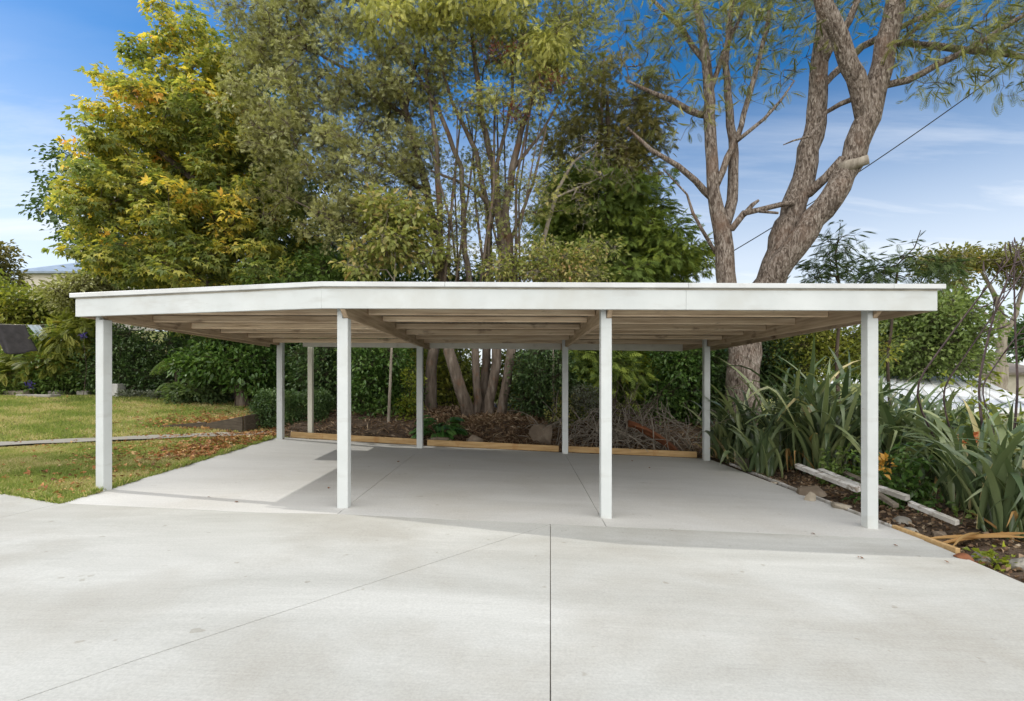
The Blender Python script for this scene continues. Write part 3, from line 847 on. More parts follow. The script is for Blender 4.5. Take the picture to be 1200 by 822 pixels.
# ------------------------------------------------------------------ timber edging and garden walls
def board_thing(name, label, cat, p, q, w, h, mat, bev=.004, twist=0, chamfer=0, group=None, z0=None):
    p = np.array(p, float); q = np.array(q, float); c = (p + q) / 2
    b = MB(); b.bar(p - c, q - c, w, h, twist=twist)
    o = b.build(name, mat, None, bev, loc=tuple(c))
    return tag(o, label, cat, group)
def gz(x, y, d=0): return float(g(x, y)) + d
def edging(label, a, b_):
    a = np.array(a); b_ = np.array(b_)
    board_thing('edging_board', label, 'edging board', (*a, gz(*a, .066)), (*b_, gz(*b_, .066)), .05, .132, M['pine'], group='pine boards edging the slab')
edging('pale pine edging board at the back between the left rear posts', (-5.14, 12.17), (-2.13, 11.93))
edging('pale pine edging board in front of the bark mound and boulder', (-1.96, 11.90), (.98, 11.72))
edging('orange stained pine edging board in front of the dry brush heap', (1.19, 11.72), (4.0, 11.62))
board_thing('edging_strip', 'thin weathered edging strip along the right side of the slab', 'edging board', (4.435, 10.9, gz(4.4, 10.9, -.005)), (4.435, 6.22, gz(4.4, 6.2, -.005)), .03, .05, M['greyboard'])
board_thing('edging_strip', 'short raw pine strip ending at the driveway right of the front right post', 'edging board', (4.445, 6.2, gz(4.4, 6.2, .0)), (4.47, 5.33, gz(4.4, 5.35, .0)), .05, .06, M['pine'])
# short round stump beside the rear right post
q = G(860, 553)
tb = Tubes(); tb.add([(0, 0, -.1), (0, 0, .02), (.005, 0, .20), (.006, 0, .215)], [.14, .135, .13, .12], 16, True)
o = obj('stump', tb.mesh('stump'), M['oldwood'], None, (4.62, 10.75, float(terr(4.62, 10.75)) + .03)); tag(o, 'short round sawn timber stump at the edge of the slab under the flax', 'stump')

# wooden retaining wall of the upper lawn
rw = empty('retaining_wall', (-7.6, 13.2, .28), 'low dark weathered timber wall holding up the end of the leaf strewn lawn', 'retaining wall')
def wallboard(p, q, z0p, z1p, z0q, z1q, t=.05):
    b = MB(); p = np.array(p); q = np.array(q); v = (q - p) / np.linalg.norm(q - p); n_ = np.array([v[1], -v[0]]) * t / 2
    b.hexa([(*(p - n_), z0p), (*(p + n_), z0p), (*(q + n_), z0q), (*(q - n_), z0q), (*(p - n_), z1p), (*(p + n_), z1p), (*(q + n_), z1q), (*(q - n_), z1q)])
    b.build('board', M['darkwood'], rw, .004, org=(-7.6, 13.2, .28))
wallboard((-8.95, 13.15), (-7.72, 13.25), .20, .40, .22, .50)
wallboard((-7.68, 13.2), (-6.65, 12.95), .20, .47, .20, .66)
wallboard((-6.63, 12.98), (-6.25, 14.3), .20, .67, .25, .76)

def rock(name, label, cat, c, s, seed, mat, sub=3, amp=.22, group=None, rz=0):
    r = np.random.default_rng(seed)
    bm = bmesh.new(); bmesh.ops.create_icosphere(bm, subdivisions=sub, radius=1)
    dirs = nrm(r.normal(size=(9, 3))); cutv = r.uniform(.45, .85, 9); ph = r.uniform(0, 6, 6)
    for v in bm.verts:
        p = np.array(v.co)
        for d, h in zip(dirs, cutv):
            e = p.dot(d) - h
            if e > 0: p = p - d * e * .96
        k = 1 + amp * .3 * math.sin(3.1 * p[0] + ph[0]) * math.sin(2.7 * p[1] + ph[1]) + amp * .15 * math.sin(7 * p[2] + ph[2] + 4 * p[0])
        v.co = Vector(p * k * np.array(s))
    for f in bm.faces: f.smooth = sub > 3
    me = bpy.data.meshes.new(name); bm.to_mesh(me); bm.free()
    o = obj(name, me, mat, None, tuple(map(float, c))); o.rotation_euler = (0, 0, rz)
    return tag(o, label, cat, group)

rock('boulder', 'rounded brown boulder at the foot of the bark mound', 'boulder', (.66, 12.5, .22), (.33, .26, .36), 3, M['stone'], 4)
rock('rock', 'low mossy brown rock beside the leafy green plant on the bank', 'rock', (-1.9 + .15, 12.35, .12), (.30, .2, .14), 4, M['stone'])
rock('rock', 'small brown lump of rock low on the bark mound', 'rock', (-.95, 12.3, .16), (.22, .16, .17), 14, M['stone'])
rock('rock', 'whitish stone on the raised lawn by the timber wall', 'rock', (-8.1, 13.6, .40), (.11, .08, .12), 8, M['palestone'])
# stones in the right hand bed
for i, (px, py, Y, s, lab, mt) in enumerate([
        (985, 590, 7.15, (.17, .13, .10), 'round pale brown stone lying beside the front right post', 'palestone'),
        (955, 570, 8.0, (.30, .22, .13), 'broad dark brown stone half sunk in the soil bed', 'stone'),
        (950, 580, 7.55, (.10, .08, .12), 'pointed pale stone leaning at the slab edge', 'palestone'),
        (1056, 597, 6.75, (.13, .10, .07), 'small grey stone at the ends of the white boards', 'slate'),
        (1062, 605, 6.4, (.16, .10, .05), 'flat grey stone on bare soil right of the front right post', 'slate'),
        (1080, 617, 6.05, (.085, .06, .05), 'pinkish fist sized stone alone on the bare soil', 'palestone'),
        (1150, 638, 5.35, (.15, .11, .08), 'dark grey rock below the drooping dry flax blade', 'slate'),
        (1203, 652, 5.1, (.15, .13, .12), 'big pale grey rock at the right edge under the flax', 'slate'),
        (1130, 660, 5.15, (.11, .08, .05), 'reddish broken brick piece on the soil by the driveway', 'rust'),
        (1145, 655, 5.25, (.08, .06, .04), 'smaller reddish brick piece beside the green seedling', 'rust'),
        (912, 556, 9.2, (.15, .11, .08), 'mossy stone at the foot of the middle flax clump', 'stone'),
        (906, 561, 8.9, (.10, .06, .03), 'flat white chip of stone on the edge of the soil bed', 'palestone'),
        (1100, 612, 6.2, (.10, .08, .05), 'small brown stone near the end of the lone white board', 'stone')]):
    p = P(px, py, Y)
    p[2] = float(terr(p[0], p[1])) + s[2] * .22
    rock('rock', lab, 'rock', p, s, 40 + i, M[mt], 3)
# slabs edging the upper lawn's far side, with a grey block
for i, (px, py, w) in enumerate([(20, 466, .85), (62, 468, .35), (92, 467, .35), (196, 470, .40), (222, 472, .24), (250, 471, .38), (275, 470, .42), (232, 474, .2)]):
    p = P(px, py, 18.2); zz = float(lawnz(min(p[0], -6.4), 18.2))
    labs = ['long sandy coloured stone slab at the far left edge of the lawn', 'mossy stone second from the left along the lawn edge', 'stone edging piece left of the front left post',
            'flat pale edging stone below the tree fern fronds', 'small edging stone right of the tree fern', 'tilted grey slab behind the white stone on the lawn', 'tilted grey slab nearest the timber retaining wall', 'tiny pale stone between the two tilted slabs']
    b = MB(); b.box(-w/2, w/2, -.14, .14, -.1, .2 if i > 3 else .16)
    o = b.build('edging_stone', M['slate'] if i else M['palestone'], None, .03, loc=(p[0], 18.2 + (i % 3) * .12, zz + .02)); o.rotation_euler = (.1 * (i % 2), (.25 if i in (5, 6) else .03) * (-1), .2 * ((i % 3) - 1))
    tag(o, labs[i], 'edging stone', 'stones along the far edge of the lawn')
b = MB(); b.box(-.30, .30, -.2, .2, -.1, .42)
p = P(129, 470, 18.0)
o = b.build('concrete_block', M['block'], None, .015, loc=(p[0] + .1, 18.0, float(lawnz(p[0], 18.0)))); tag(o, 'grey concrete block standing at the lawn edge behind the front left post', 'concrete block')
p = P(46, 475, 17.2)
b = MB(); b.prism([(-.62, -.18), (.55, -.22), (.62, .12), (-.4, .2)], 0, .10)
o = b.build('stepping_slab', M['slate'], None, .02, loc=(p[0], 17.2, float(lawnz(p[0], 17.2)) - .02)); tag(o, 'flat sandy paving slab lying in the grass at the left', 'paving slab')

# loose white boards in the right hand bed
def loose(label, a, b_, w, h, mat='greyboard', tw=0.):
    board_thing('loose_board', label, 'board', a, b_, w, h, M[mat], .003, tw, group='old boards dumped beside the flax')
loose('longest white painted board, its left end raised towards the flax', P(934, 546, 8.6), P(1006, 574, 7.1), .07, .07, 'greyboard', .3)
loose('white board with a mossy end lying behind the longest one', P(961, 551, 8.8), P(1007, 570, 7.6), .09, .05, 'greyboard', .2)
loose('grey board mostly hidden behind the front right post', P(988, 553, 9.0), P(1040, 578, 7.4), .10, .04, 'oldwood', .1)
loose('white board passing behind the front right post', P(1012, 566, 7.6), P(1064, 584, 6.9), .07, .07, 'greyboard', .2)
loose('short grey board touching the front right post', P(1020, 574, 7.0), P(1050, 593, 6.45), .07, .05, 'oldwood', .1)
loose('lone white board lying right of the others on bare soil', P(1066, 590, 6.7), P(1122, 613, 6.1), .06, .06, 'greyboard', .2)

# bark chips, dry twigs and litter
def chips(name, label, cat, n, region, seed, size, hump=None, lift=.02):
    r = np.random.default_rng(seed)
    x0, x1, y0, y1 = region
    x = r.uniform(x0, x1, n); y = r.uniform(y0, y1, n)
    z = bumpy(x, y) + lift * r.uniform(0, 1, n)
    if hump is not None: z = z + hump(x, y)
    p = np.stack([x, y, z], -1)
    V, T, a = scatter(T_NARROW if size > .09 else T_BROAD, p, r.normal(size=(n, 3)) * np.array([1, 1, .45]), np.array([0, 0, .8]) + r.normal(size=(n, 3)) * .6, size * r.uniform(.5, 1.6, n), np.clip(r.normal(.4, .25, n), 0, 1))
    o = obj(name, np_mesh(name, V, T, a), M['dry'])
    return tag(o, label, cat, kind='stuff')
hump = lambda x, y: .38 * np.exp(-((x + .15) / .95) ** 2 - ((y - 13.2) / .65) ** 2)
mx = np.linspace(-2.4, 2.0, 60); my = np.linspace(11.98, 15, 40)
tag(grid('bark_mound', mx, my, lambda X, Y: bumpy(X, Y) - .03 + hump(X, Y) + .02 * np.sin(9 * X + 3 * Y) * np.sin(8 * Y), M['soil']), kind='structure')
chips('bark_chips', 'brown bark chips heaped on the mound under the trees', 'bark chips', 9000, (-2.2, 1.4, 12.0, 14.8), 51, .12, hump, .07)
chips('leaf_litter', 'dry brown litter strewn along the bank behind the slab', 'litter', 9000, (-6, 6.0, 12.05, 16.5), 52, .13, None, .05)
chips('soil_litter', 'crumbs and dry scraps over the soil of the flax bed', 'litter', 9000, (4.5, 9, 4.2, 12), 53, .06, None, .02)

def twigs(name, label, cat, n, c, s, seed, Lr, rad, mat, up=.3, grav=.2):
    r = np.random.default_rng(seed); tb = Tubes(); c = np.array(c, float)
    for i in range(n):
        p = c + r.normal(size=3) * np.array(s) * .5; p[2] = max(p[2], float(bumpy(p[0], p[1])) + .02)
        d = nrm(r.normal(size=3) + np.array([0, 0, up])); L = r.uniform(*Lr)
        cv = r.normal(size=3) * .25; cv[2] -= grav
        pts = [p + d * L * t + cv * L * t * t for t in np.linspace(0, 1, 6)]
        tb.add(pts, np.linspace(rad, rad * .4, 6) * r.uniform(.6, 1.4), 4)
    o = obj(name, tb.mesh(name, c), mat, None, tuple(c)); return tag(o, label, cat)
twigs('brush_heap', 'tangled heap of dry brown branches behind the right edging board', 'brush heap', 330, (2.5, 12.7, .30), (1.9, .8, .35), 61, (.4, 1.3), .011, M['bark_pale'], .3, .3)
twigs('brush_heap', 'upright dry brown fronds and sticks left of the rear right post', 'brush heap', 90, (2.75, 13.3, .5), (.8, .6, .4), 62, (.5, 1.3), .010, M['bark_grey'], 1.2, .2)
# rusty curved sheet in the brush heap
nv = 14
V = []
for i in range(nv):
    t = i / (nv - 1)
    for j in range(9):
        s_ = j / 8 - .5
        hw = .17 * math.sin(math.pi * (.12 + .80 * t)) ** .7
        V.append((-.55 + 1.1 * t, s_ * 2 * hw * .8, .30 * (1 - t) + .02 + .17 * math.cos(s_ * 2.6) - .30 * t * (t)))
q = [[i * 9 + j, i * 9 + j + 1, (i + 1) * 9 + j + 1, (i + 1) * 9 + j] for i in range(nv - 1) for j in range(8)]
me = np_mesh('rusty_sheet', V, q, smooth=True)
o = obj('rusty_sheet', me, M['rust'], None, (3.18, 12.15, .12)); o.rotation_euler = (-.35, .05, .05)
md = o.modifiers.new('thick', 'SOLIDIFY'); md.thickness = .015
tag(o, 'curved rust red sheet resting in the dry brush by the edging board', 'rusty sheet')

# ------------------------------------------------------------------ trees
def TR(pts, Y):
    """trunk polyline from (px, py, width_px[, dY])"""
    out = []
    for q in pts:
        y = Y + (q[3] if len(q) > 3 else 0)
        out.append((P(q[0], q[1], y), q[2] / 2 / F * y))
    return out
def base_of(px, Y, dx=0):
    x = (px - CX) / F * Y
    return np.array([x, Y, float(terr(x, Y)) - .05])
def root_tr(px, Y, pts):
    t = TR(pts, Y); b = base_of(px, Y)
    return b, [(b, t[0][1] * 1.25)] + t

# --- maple on the left
rt = np.random.default_rng(201)
Ym = 17.0
bl_ = [(216, 42, Ym, 22, 36, 1.0, .5), (190, 75, Ym, 26, 28, 1.0, .5), (250, 85, Ym, 40, 40, 1.5, .8), (178, 128, Ym - .3, 32, 30, 1.8, .7), (205, 150, Ym - .3, 50, 46, 2.2), (158, 185, Ym - .3, 38, 40, 2.2), (270, 165, Ym, 60, 60, 2.4),
       (140, 250, Ym - .4, 36, 46, 2.2), (180, 250, Ym - .5, 56, 50, 2.6), (255, 255, Ym - .6, 60, 50, 2.6), (325, 270, Ym - .3, 60, 50, 2.2), (168, 312, Ym - .8, 48, 24, 2.2), (225, 318, Ym - 1.0, 60, 28, 2.4), (320, 325, Ym - 1.0, 66, 30, 2.0), (215, 372, Ym - .6, 70, 18, 1.4, .6),
       (300, 215, Ym + .2, 50, 50, 2.0, .8)]
tips = blob_points(bl_, 560, rt, .36)
stray = blob_points([(q[0], q[1], q[2], q[3] * 1.15, q[4] * 1.15, q[5]) for q in bl_], 90, rt, .05)
tips = np.concatenate([tips, stray])
b, t0 = root_tr(285, Ym, [(283, 430, 13), (272, 360, 13), (258, 280, 12), (240, 190, 9), (222, 100, 6), (213, 40, 3)])
cr = .14 + .42 * rt.uniform(size=len(tips)) + .16 * np.clip((tips[:, 2] - 4) / 8, 0, 1) + .14 * np.clip((-tips[:, 0] - 9) / 4.5, 0, 1)
cr = np.where(rt.uniform(size=len(tips)) < .32, cr + .32, cr)
cr = np.clip(cr, 0, 1)
plant('maple_tree', 'tall maple turning yellow and orange on the left above the carport', 'tree', b,
      [t0, TR([(272, 360, 12), (225, 315, 9, -.5), (160, 280, 6, -.8)], Ym), TR([(262, 300, 11), (310, 250, 8, -.4), (345, 230, 4, -.4)], Ym), TR([(250, 230, 9), (190, 180, 6, -.4), (150, 150, 3)], Ym)],
      tips, 54, .46, T_MAPLE, .17, M['maple'], M['bark_grey'], 301, droop=.45, up=1.0, flat=.42, crnd=cr, cw=.60)
# --- dark evergreen behind it
rt = np.random.default_rng(202)
bl_ = [(115, 222, 20.5, 38, 44, 2.2, 1.6), (112, 262, 20.5, 30, 42, 2.4, 1.6), (165, 300, 20.5, 70, 55, 2.5), (250, 320, 20.5, 80, 60, 2.5), (320, 250, 20.5, 70, 80, 2.5), (350, 350, 20, 70, 50, 2.5), (180, 210, 21, 60, 60, 2), (260, 230, 21, 60, 60, 2), (310, 120, 21, 50, 60, 2), (390, 260, 21, 60, 70, 2), (440, 310, 20.5, 60, 50, 2)]
tips = blob_points(bl_, 760, rt, .42)
b, t0 = root_tr(210, 20.5, [(208, 420, 18), (200, 320, 14), (180, 230, 9), (160, 190, 4)])
plant('evergreen_tree', 'dark glossy evergreen tree standing behind the yellowing maple', 'tree', b, [t0, TR([(203, 330, 10), (270, 290, 7), (320, 230, 4)], 20.5)], tips, 50, .60, T_BROAD, .19, M['evergreen'], M['bark_dark'], 302)
# --- silver-leaved tree
rt = np.random.default_rng(203)
Ys = 15.0
bl_ = [(300, 60, Ys, 40, 60, 1.6), (300, 150, Ys, 36, 50, 1.5), (330, 40, Ys, 62, 60, 1.8), (375, 5, Ys, 85, 55, 1.8), (395, 110, Ys, 75, 70, 2.0), (350, 165, Ys - .4, 55, 65, 1.8), (425, 195, Ys - .4, 75, 65, 2.0), (470, 95, Ys, 60, 75, 1.8), (400, 258, Ys - .6, 50, 36, 1.4, .8), (335, 235, Ys - .4, 30, 40, 1.2, .7), (460, -30, Ys, 80, 50, 1.8), (490, 210, Ys, 40, 60, 1.3, .8)]
tips = blob_points(bl_, 720, rt, .5)
b, t0 = root_tr(505, Ys, [(505, 440, 13), (512, 380, 12), (515, 300, 11), (500, 220, 9), (475, 130, 8), (445, 60, 5), (425, 0, 3)])
plant('silver_leaved_tree', 'loose silvery olive tree with twisting bare twigs left of centre', 'tree', b,
      [t0, TR([(514, 310, 8), (470, 280, 6, -.5), (420, 262, 4, -.6), (372, 255, 3, -.6)], Ys), TR([(500, 225, 7), (440, 190, 5, -.4), (380, 150, 3, -.4)], Ys), TR([(478, 140, 6), (420, 90, 4), (350, 50, 2.5)], Ys), TR([(475, 130, 5), (490, 60, 4), (500, -20, 3)], Ys)],
      tips, 46, .34, T_TUFT, .12, M['silver'], M['bark_grey'], 303, droop=-.25, up=.5, cw=.5, twig=.004, low=.3, wob=.18)

# --- multi-stemmed tree in the middle
rt = np.random.default_rng(204)
Yc = 14.4
bl_ = [(560, 30, Yc, 85, 50, 1.7), (640, 60, Yc, 60, 55, 1.6), (520, 90, Yc, 45, 60, 1.4, .6), (610, 130, Yc, 60, 45, 1.6, .6), (545, 170, Yc, 50, 60, 1.5, .35), (680, 20, Yc, 50, 40, 1.5, .7), (590, 225, Yc, 70, 60, 1.4, .5), (520, 260, Yc, 40, 60, 1.3, .6), (600, 300, Yc, 60, 30, 1.2, .5), (540, -40, Yc, 120, 50, 1.8)]
tips = blob_points(bl_, 500, rt, .5)
b = base_of(572, Yc); b[2] = .45
def stem(px, pts): 
    t = TR(pts, Yc); return [(np.array([t[0][0][0], Yc, .40]), t[0][1] * 1.15)] + t
trs = [stem(588, [(588, 485, 12), (599, 412, 11), (603, 340, 11), (597, 298, 10), (592, 248, 9), (603, 186, 8), (615, 140, 6), (628, 100, 5), (640, 40, 3)]),
       stem(573, [(573, 485, 12), (582, 412, 11.5), (588, 340, 11), (590, 298, 10), (578, 198, 8), (566, 145, 7), (558, 83, 6), (552, 30, 4), (545, -30, 3)]),
       stem(558, [(558, 482, 10), (557, 412, 9.5), (552, 340, 8), (545, 298, 7), (541, 198, 6), (512, 124, 5), (471, 62, 4), (442, 25, 3)]),
       stem(547, [(547, 476, 15, -.25), (536, 445, 14, -.25), (526, 412, 13, -.25), (520, 340, 10), (516, 290, 8), (512, 174, 6), (500, 91, 4), (495, 30, 3)]),
       stem(567, [(567, 482, 11, .4), (570, 412, 10, .4), (575, 330, 8, .4), (572, 248, 7, .4), (558, 178, 6), (530, 120, 4), (505, 40, 3)])]
trs += [TR([(592, 260, 6), (560, 225, 4.5), (535, 212, 3.5), (505, 200, 2.5)], Yc), TR([(600, 200, 5), (632, 160, 3.5), (655, 120, 2.5)], Yc), TR([(578, 210, 5), (600, 120, 4), (602, 40, 3)], Yc), TR([(595, 290, 5), (625, 215, 3.5), (640, 150, 2.5)], Yc)]
rs = np.random.default_rng(4242)
for _ in range(16):
    x0 = rs.uniform(520, 612); x1 = x0 + rs.normal() * 26; yt = rs.uniform(70, 200); w_ = rs.uniform(2.4, 4.2)
    trs.append(TR([(x0, 335, w_, rs.normal() * .3), ((x0 + x1) / 2 + rs.normal() * 6, (335 + yt) / 2, w_ * .8, rs.normal() * .4), (x1, yt, w_ * .45, rs.normal() * .5)], Yc))
plant('multi_stemmed_tree', 'tall multi-stemmed tree behind the middle bay with sparse olive leaves', 'tree', b, trs, tips, 36, .45, T_TUFT, .115, M['olive'], M['bark_grey'], 304, droop=.2, up=.5, twig=.004, low=.2, wob=.16, tip_r=.007)
root = [o for o in bpy.data.objects if o.name == 'multi_stemmed_tree'][0]
# yellow sprays and red seed heads of the same tree
rr = np.random.default_rng(41)
tp = blob_points([(460, 22, Yc - .8, 45, 26, .9), (525, 12, Yc - .8, 45, 28, .9), (590, 10, Yc - .8, 40, 30, .8, .6), (645, 60, Yc - .8, 30, 26, .7, .8), (572, 110, Yc - .6, 14, 26, .4, .5), (610, 70, Yc - .5, 30, 25, .6, .4)], 230, rr, .45)
_, V, T, a = leaf_cloud(tp, np.tile([0, 0, -.3], (len(tp), 1)), 16, .34, T_FINE, .20, rr, droop=.4, up=.6)
obj('spray', np_mesh('spray', V - b, T, a), M['gold'], root)
tp = blob_points([(590, 62, Yc - .9, 40, 10, .5), (640, 100, Yc - .9, 30, 14, .5), (600, 135, Yc - .9, 22, 16, .4), (460, 18, Yc - 1, 12, 12, .3)], 90, rr, .5)
_, V, T, a = leaf_cloud(tp, np.tile([0, 0, 1.], (len(tp), 1)), 8, .14, T_NARROW, .10, rr, droop=0, up=.1)
obj('flower_and_seed_heads', np_mesh('flower_and_seed_heads', V - b, T, a), M['redbit'], root)

# --- conifer, with a brownish upper half
rt = np.random.default_rng(205)
Yk = 16.5
bl_ = [(670, 305, Yk, 46, 34, 1.6), (760, 275, Yk - .3, 42, 36, 1.8), (785, 305, Yk - .5, 44, 24, 1.6), (690, 240, Yk, 46, 40, 1.7), (745, 235, Yk - .2, 34, 28, 1.5), (655, 265, Yk + .3, 24, 40, 1.2), (735, 335, Yk - .3, 80, 30, 2), (722, 290, Yk + .2, 50, 60, 1.2)]
tips = blob_points(bl_, 430, rt, .38)
b, t0 = root_tr(722, Yk, [(722, 430, 20), (720, 350, 17), (716, 260, 12), (712, 180, 7), (712, 110, 3)])
cr = np.clip(.25 + .35 * rt.uniform(size=len(tips)) + .35 * np.clip((tips[:, 0] - 3.6) / 2, 0, 1), 0, 1)
plant('conifer_tree', 'dense dark conifer with yellow green tips above the right bay', 'tree', b, [t0], tips, 36, .44, T_SPRAY, .24, M['conifer'], M['bark_dark'], 305, droop=.25, up=.8, flat=.45, crnd=cr, cw=.6, low=.1)
rt = np.random.default_rng(206)
bl_ = [(700, 120, Yk + .6, 40, 34, 1.6), (742, 160, Yk + .5, 40, 30, 1.7), (672, 165, Yk + .6, 34, 34, 1.4), (752, 112, Yk + .6, 26, 30, 1.3, .7), (665, 225, Yk + .5, 28, 40, 1.2), (712, 78, Yk + .6, 22, 22, 1.2, .6), (725, 200, Yk + .4, 50, 24, 1.4)]
tips = blob_points(bl_, 210, rt, .45)
b, t0 = root_tr(690, Yk + 1.0, [(690, 430, 14), (692, 330, 12), (698, 220, 9), (705, 130, 5), (708, 70, 3)])
plant('brownish_conifer', 'looser olive brown conifer rising behind the dark dense one', 'tree', b, [t0], tips, 26, .48, T_SPRAY, .22, M['brownconifer'], M['bark_grey'], 306, droop=.3, up=.6, cw=.6)
# --- half dead grey tree with bare twigs in front of the conifers
rt = np.random.default_rng(207)
Yd = 14.9
tips = blob_points([(700, 190, Yd, 45, 35, .8), (730, 205, Yd, 30, 25, .6), (680, 240, Yd, 25, 30, .6)], 160, rt, .6)
b, t0 = root_tr(630, Yd, [(628, 420, 7), (626, 340, 6), (636, 285, 5.5), (653, 223, 4.5), (672, 190, 3), (700, 170, 2)])
plant('bare_twiggy_tree', 'thin pale stem with bare drooping twigs in front of the conifers', 'tree', b, [t0, TR([(650, 232, 3), (690, 215, 2.4), (722, 200, 1.6)], Yd)], tips, 3, .35, T_TUFT, .10, M['olive'], M['bark_pale'], 307, twig=.004, wob=.3, low=.0, step=.3)

# --- big tree on the right
rt = np.random.default_rng(208)
Yr = 13.4
b = base_of(868, Yr)
t = TR([(871, 470, 38.5), (871, 430, 36), (872, 400, 36.8), (874, 372, 38.5)], Yr)
trs = [[(b, t[0][1] * 1.2)] + t + TR([(890, 352, 38.5), (903, 332, 33.5), (915, 295, 30.1), (922, 265, 29.3), (936, 225, 25.9), (946, 190, 24.3), (957, 130, 21.8), (962, 60, 18.4), (972, -20, 15.1), (980, -90, 10.8)], Yr),
       TR([(868, 385, 25.1), (856, 350, 22.6), (850, 320, 21.8), (849, 292, 20.9), (846, 268, 20.1), (840, 246, 16.7), (836, 225, 14.2), (833, 170, 13.5), (832, 120, 12.6), (826, 60, 9.9), (815, 0, 7.2), (805, -60, 5)], Yr - .15),
       TR([(900, 338, 30.1), (918, 306, 27.6, -.3), (945, 272, 27.6, -.5), (975, 232, 26.8, -.6), (1000, 188, 26.8, -.6), (1018, 138, 26.8, -.7), (1032, 85, 24.3, -.7), (1043, 35, 22.6, -.7), (1052, -20, 20.1, -.7), (1060, -100, 13.5, -.7)], Yr),
       TR([(1014, 138, 21.8, -.7), (1003, 90, 20.9, -.8), (985, 45, 19.3, -.9), (965, 5, 18.4, -1.0), (945, -50, 15.1, -1.0)], Yr),
       TR([(850, 262, 13.4), (858, 235, 12.6), (860, 180, 10.8), (855, 130, 9), (850, 75, 7.2), (858, 0, 6), (862, -60, 4)], Yr),
       TR([(840, 216, 8.1, -.2), (852, 185, 7.2, -.3), (864, 162, 6.3, -.3), (880, 105, 6, -.3), (897, 40, 5, -.3), (906, -20, 4, -.3)], Yr),
       TR([(864, 165, 5, -.4), (895, 140, 4, -.5), (915, 118, 3, -.5), (931, 95, 1.6, -.5)], Yr),
       TR([(836, 235, 9), (815, 212, 7.2, -.2), (795, 195, 6.5, -.3), (763, 176, 5, -.3), (735, 150, 3, -.3)], Yr),
       TR([(858, 268, 8.1), (872, 250, 7.65), (890, 246, 6.3), (915, 240, 6.5), (930, 238, 6)], Yr - .3),
       TR([(872, 252, 6), (882, 240, 5), (889, 235, 3)], Yr - .35), TR([(890, 248, 4), (912, 250, 3)], Yr - .35),
       TR([(838, 296, 5), (823, 270, 4, -.2), (812, 250, 3.5, -.2), (805, 228, 2.5, -.2), (777, 198, 1.5, -.2)], Yr),
       TR([(832, 136, 8.1), (808, 130, 7.2, -.2), (788, 118, 6.5, -.2), (767, 110, 5, -.2), (735, 95, 3)], Yr),
       TR([(826, 72, 7.2), (812, 55, 6.3), (800, 35, 6), (775, 10, 4.5), (750, -15, 3)], Yr),
       TR([(832, 110, 6.3), (845, 70, 5.5), (868, 20, 4), (880, -20, 3)], Yr),
       TR([(986, 188, 10.8, -.6), (968, 208, 9.9, -.4), (948, 226, 11.7, -.2), (938, 232, 9)], Yr),
       TR([(1010, 112, 6.3, -.6), (985, 122, 6, -.5), (968, 132, 5, -.4)], Yr),
       TR([(962, 80, 9.9), (970, 60, 10.8, -.2), (995, 25, 8.1, -.3), (1010, -10, 6.3, -.3)], Yr),
       TR([(960, 105, 7.2), (985, 80, 8.1, .3), (1010, 55, 8.1, .4), (1030, 45, 8.1, .3), (1060, 30, 6.3), (1100, 10, 6), (1130, -20, 4)], Yr),
       TR([(1038, 100, 8.1, -.7), (1065, 94, 8.1, -.9), (1100, 75, 7.65, -1.1), (1140, 55, 7.2, -1.3), (1165, 40, 6.3, -1.4), (1205, 15, 5, -1.6), (1250, -10, 3, -1.8)], Yr),
       TR([(1040, 52, 7.2, -.7), (1060, 50, 7.2, -.6), (1110, 56, 7.65, -.5), (1150, 60, 7.2, -.5), (1200, 67, 6.3, -.6), (1270, 70, 4, -.6)], Yr),
       TR([(1060, 45, 5, -.6), (1090, 20, 4.5, -.8), (1120, 0, 4, -.8), (1150, -30, 3, -.8)], Yr),
       TR([(962, 145, 4, -.5), (950, 160, 3, -.8), (930, 165, 2, -1), (918, 170, 1.2, -1)], Yr)]
fol = [(800, 25, Yr - .3, 50, 35, 1.2), (770, 60, Yr - .3, 40, 40, 1.0, .6), (860, 30, Yr - .2, 50, 45, 1.3, .8), (900, 80, Yr - .3, 35, 40, 1, .5), (880, 0, Yr - .2, 80, 40, 1.6), (845, 110, Yr - .3, 50, 40, 1.2, .5), (800, 140, Yr - .3, 30, 22, .8, .35), (745, 20, Yr - .3, 35, 40, 1.0, .6), (920, 45, Yr, 50, 50, 1.2, .5),
       (1110, 30, Yr - 1.2, 70, 40, 1.5), (1170, 60, Yr - 1.2, 50, 45, 1.5), (1090, 70, Yr - 1.3, 40, 25, 1.0, .5), (1185, 20, Yr - 1.3, 50, 40, 1.4), (1080, 5, Yr - 1, 50, 30, 1.2), (1192, 105, Yr - 1.2, 14, 18, .6, .6), (1010, 10, Yr - .5, 40, 25, 1.2, .5), (1100, 100, Yr - 1.3, 22, 14, .6, .35), (1000, -50, Yr, 200, 50, 2)]
tips = blob_points(fol, 560, rt, .5)
root = plant('large_bare_limbed_tree', 'big tree with thick leaning bare limbs and feathery leaves at the right', 'tree', b, trs, tips, 5, .42, T_FEATHER, .34, M['featherpale'], M['bark_right'], 308, droop=.2, up=.15, jit=.5, twig=.004, low=.2, wob=.15, tip_r=.006, step=.4)
# sawn stub with a pale end
tb = Tubes(); p0 = P(996, 194, Yr - .75); p1 = P(1018, 187, Yr - .95)
tb.add([p0 + np.array([-.1, .15, -.02]), p0, (p0 + p1) / 2, p1], [.17, .14, .115, .11], 12, True)
obj('sawn_stub', tb.mesh('sawn_stub', b), M['bark_pale'], root)
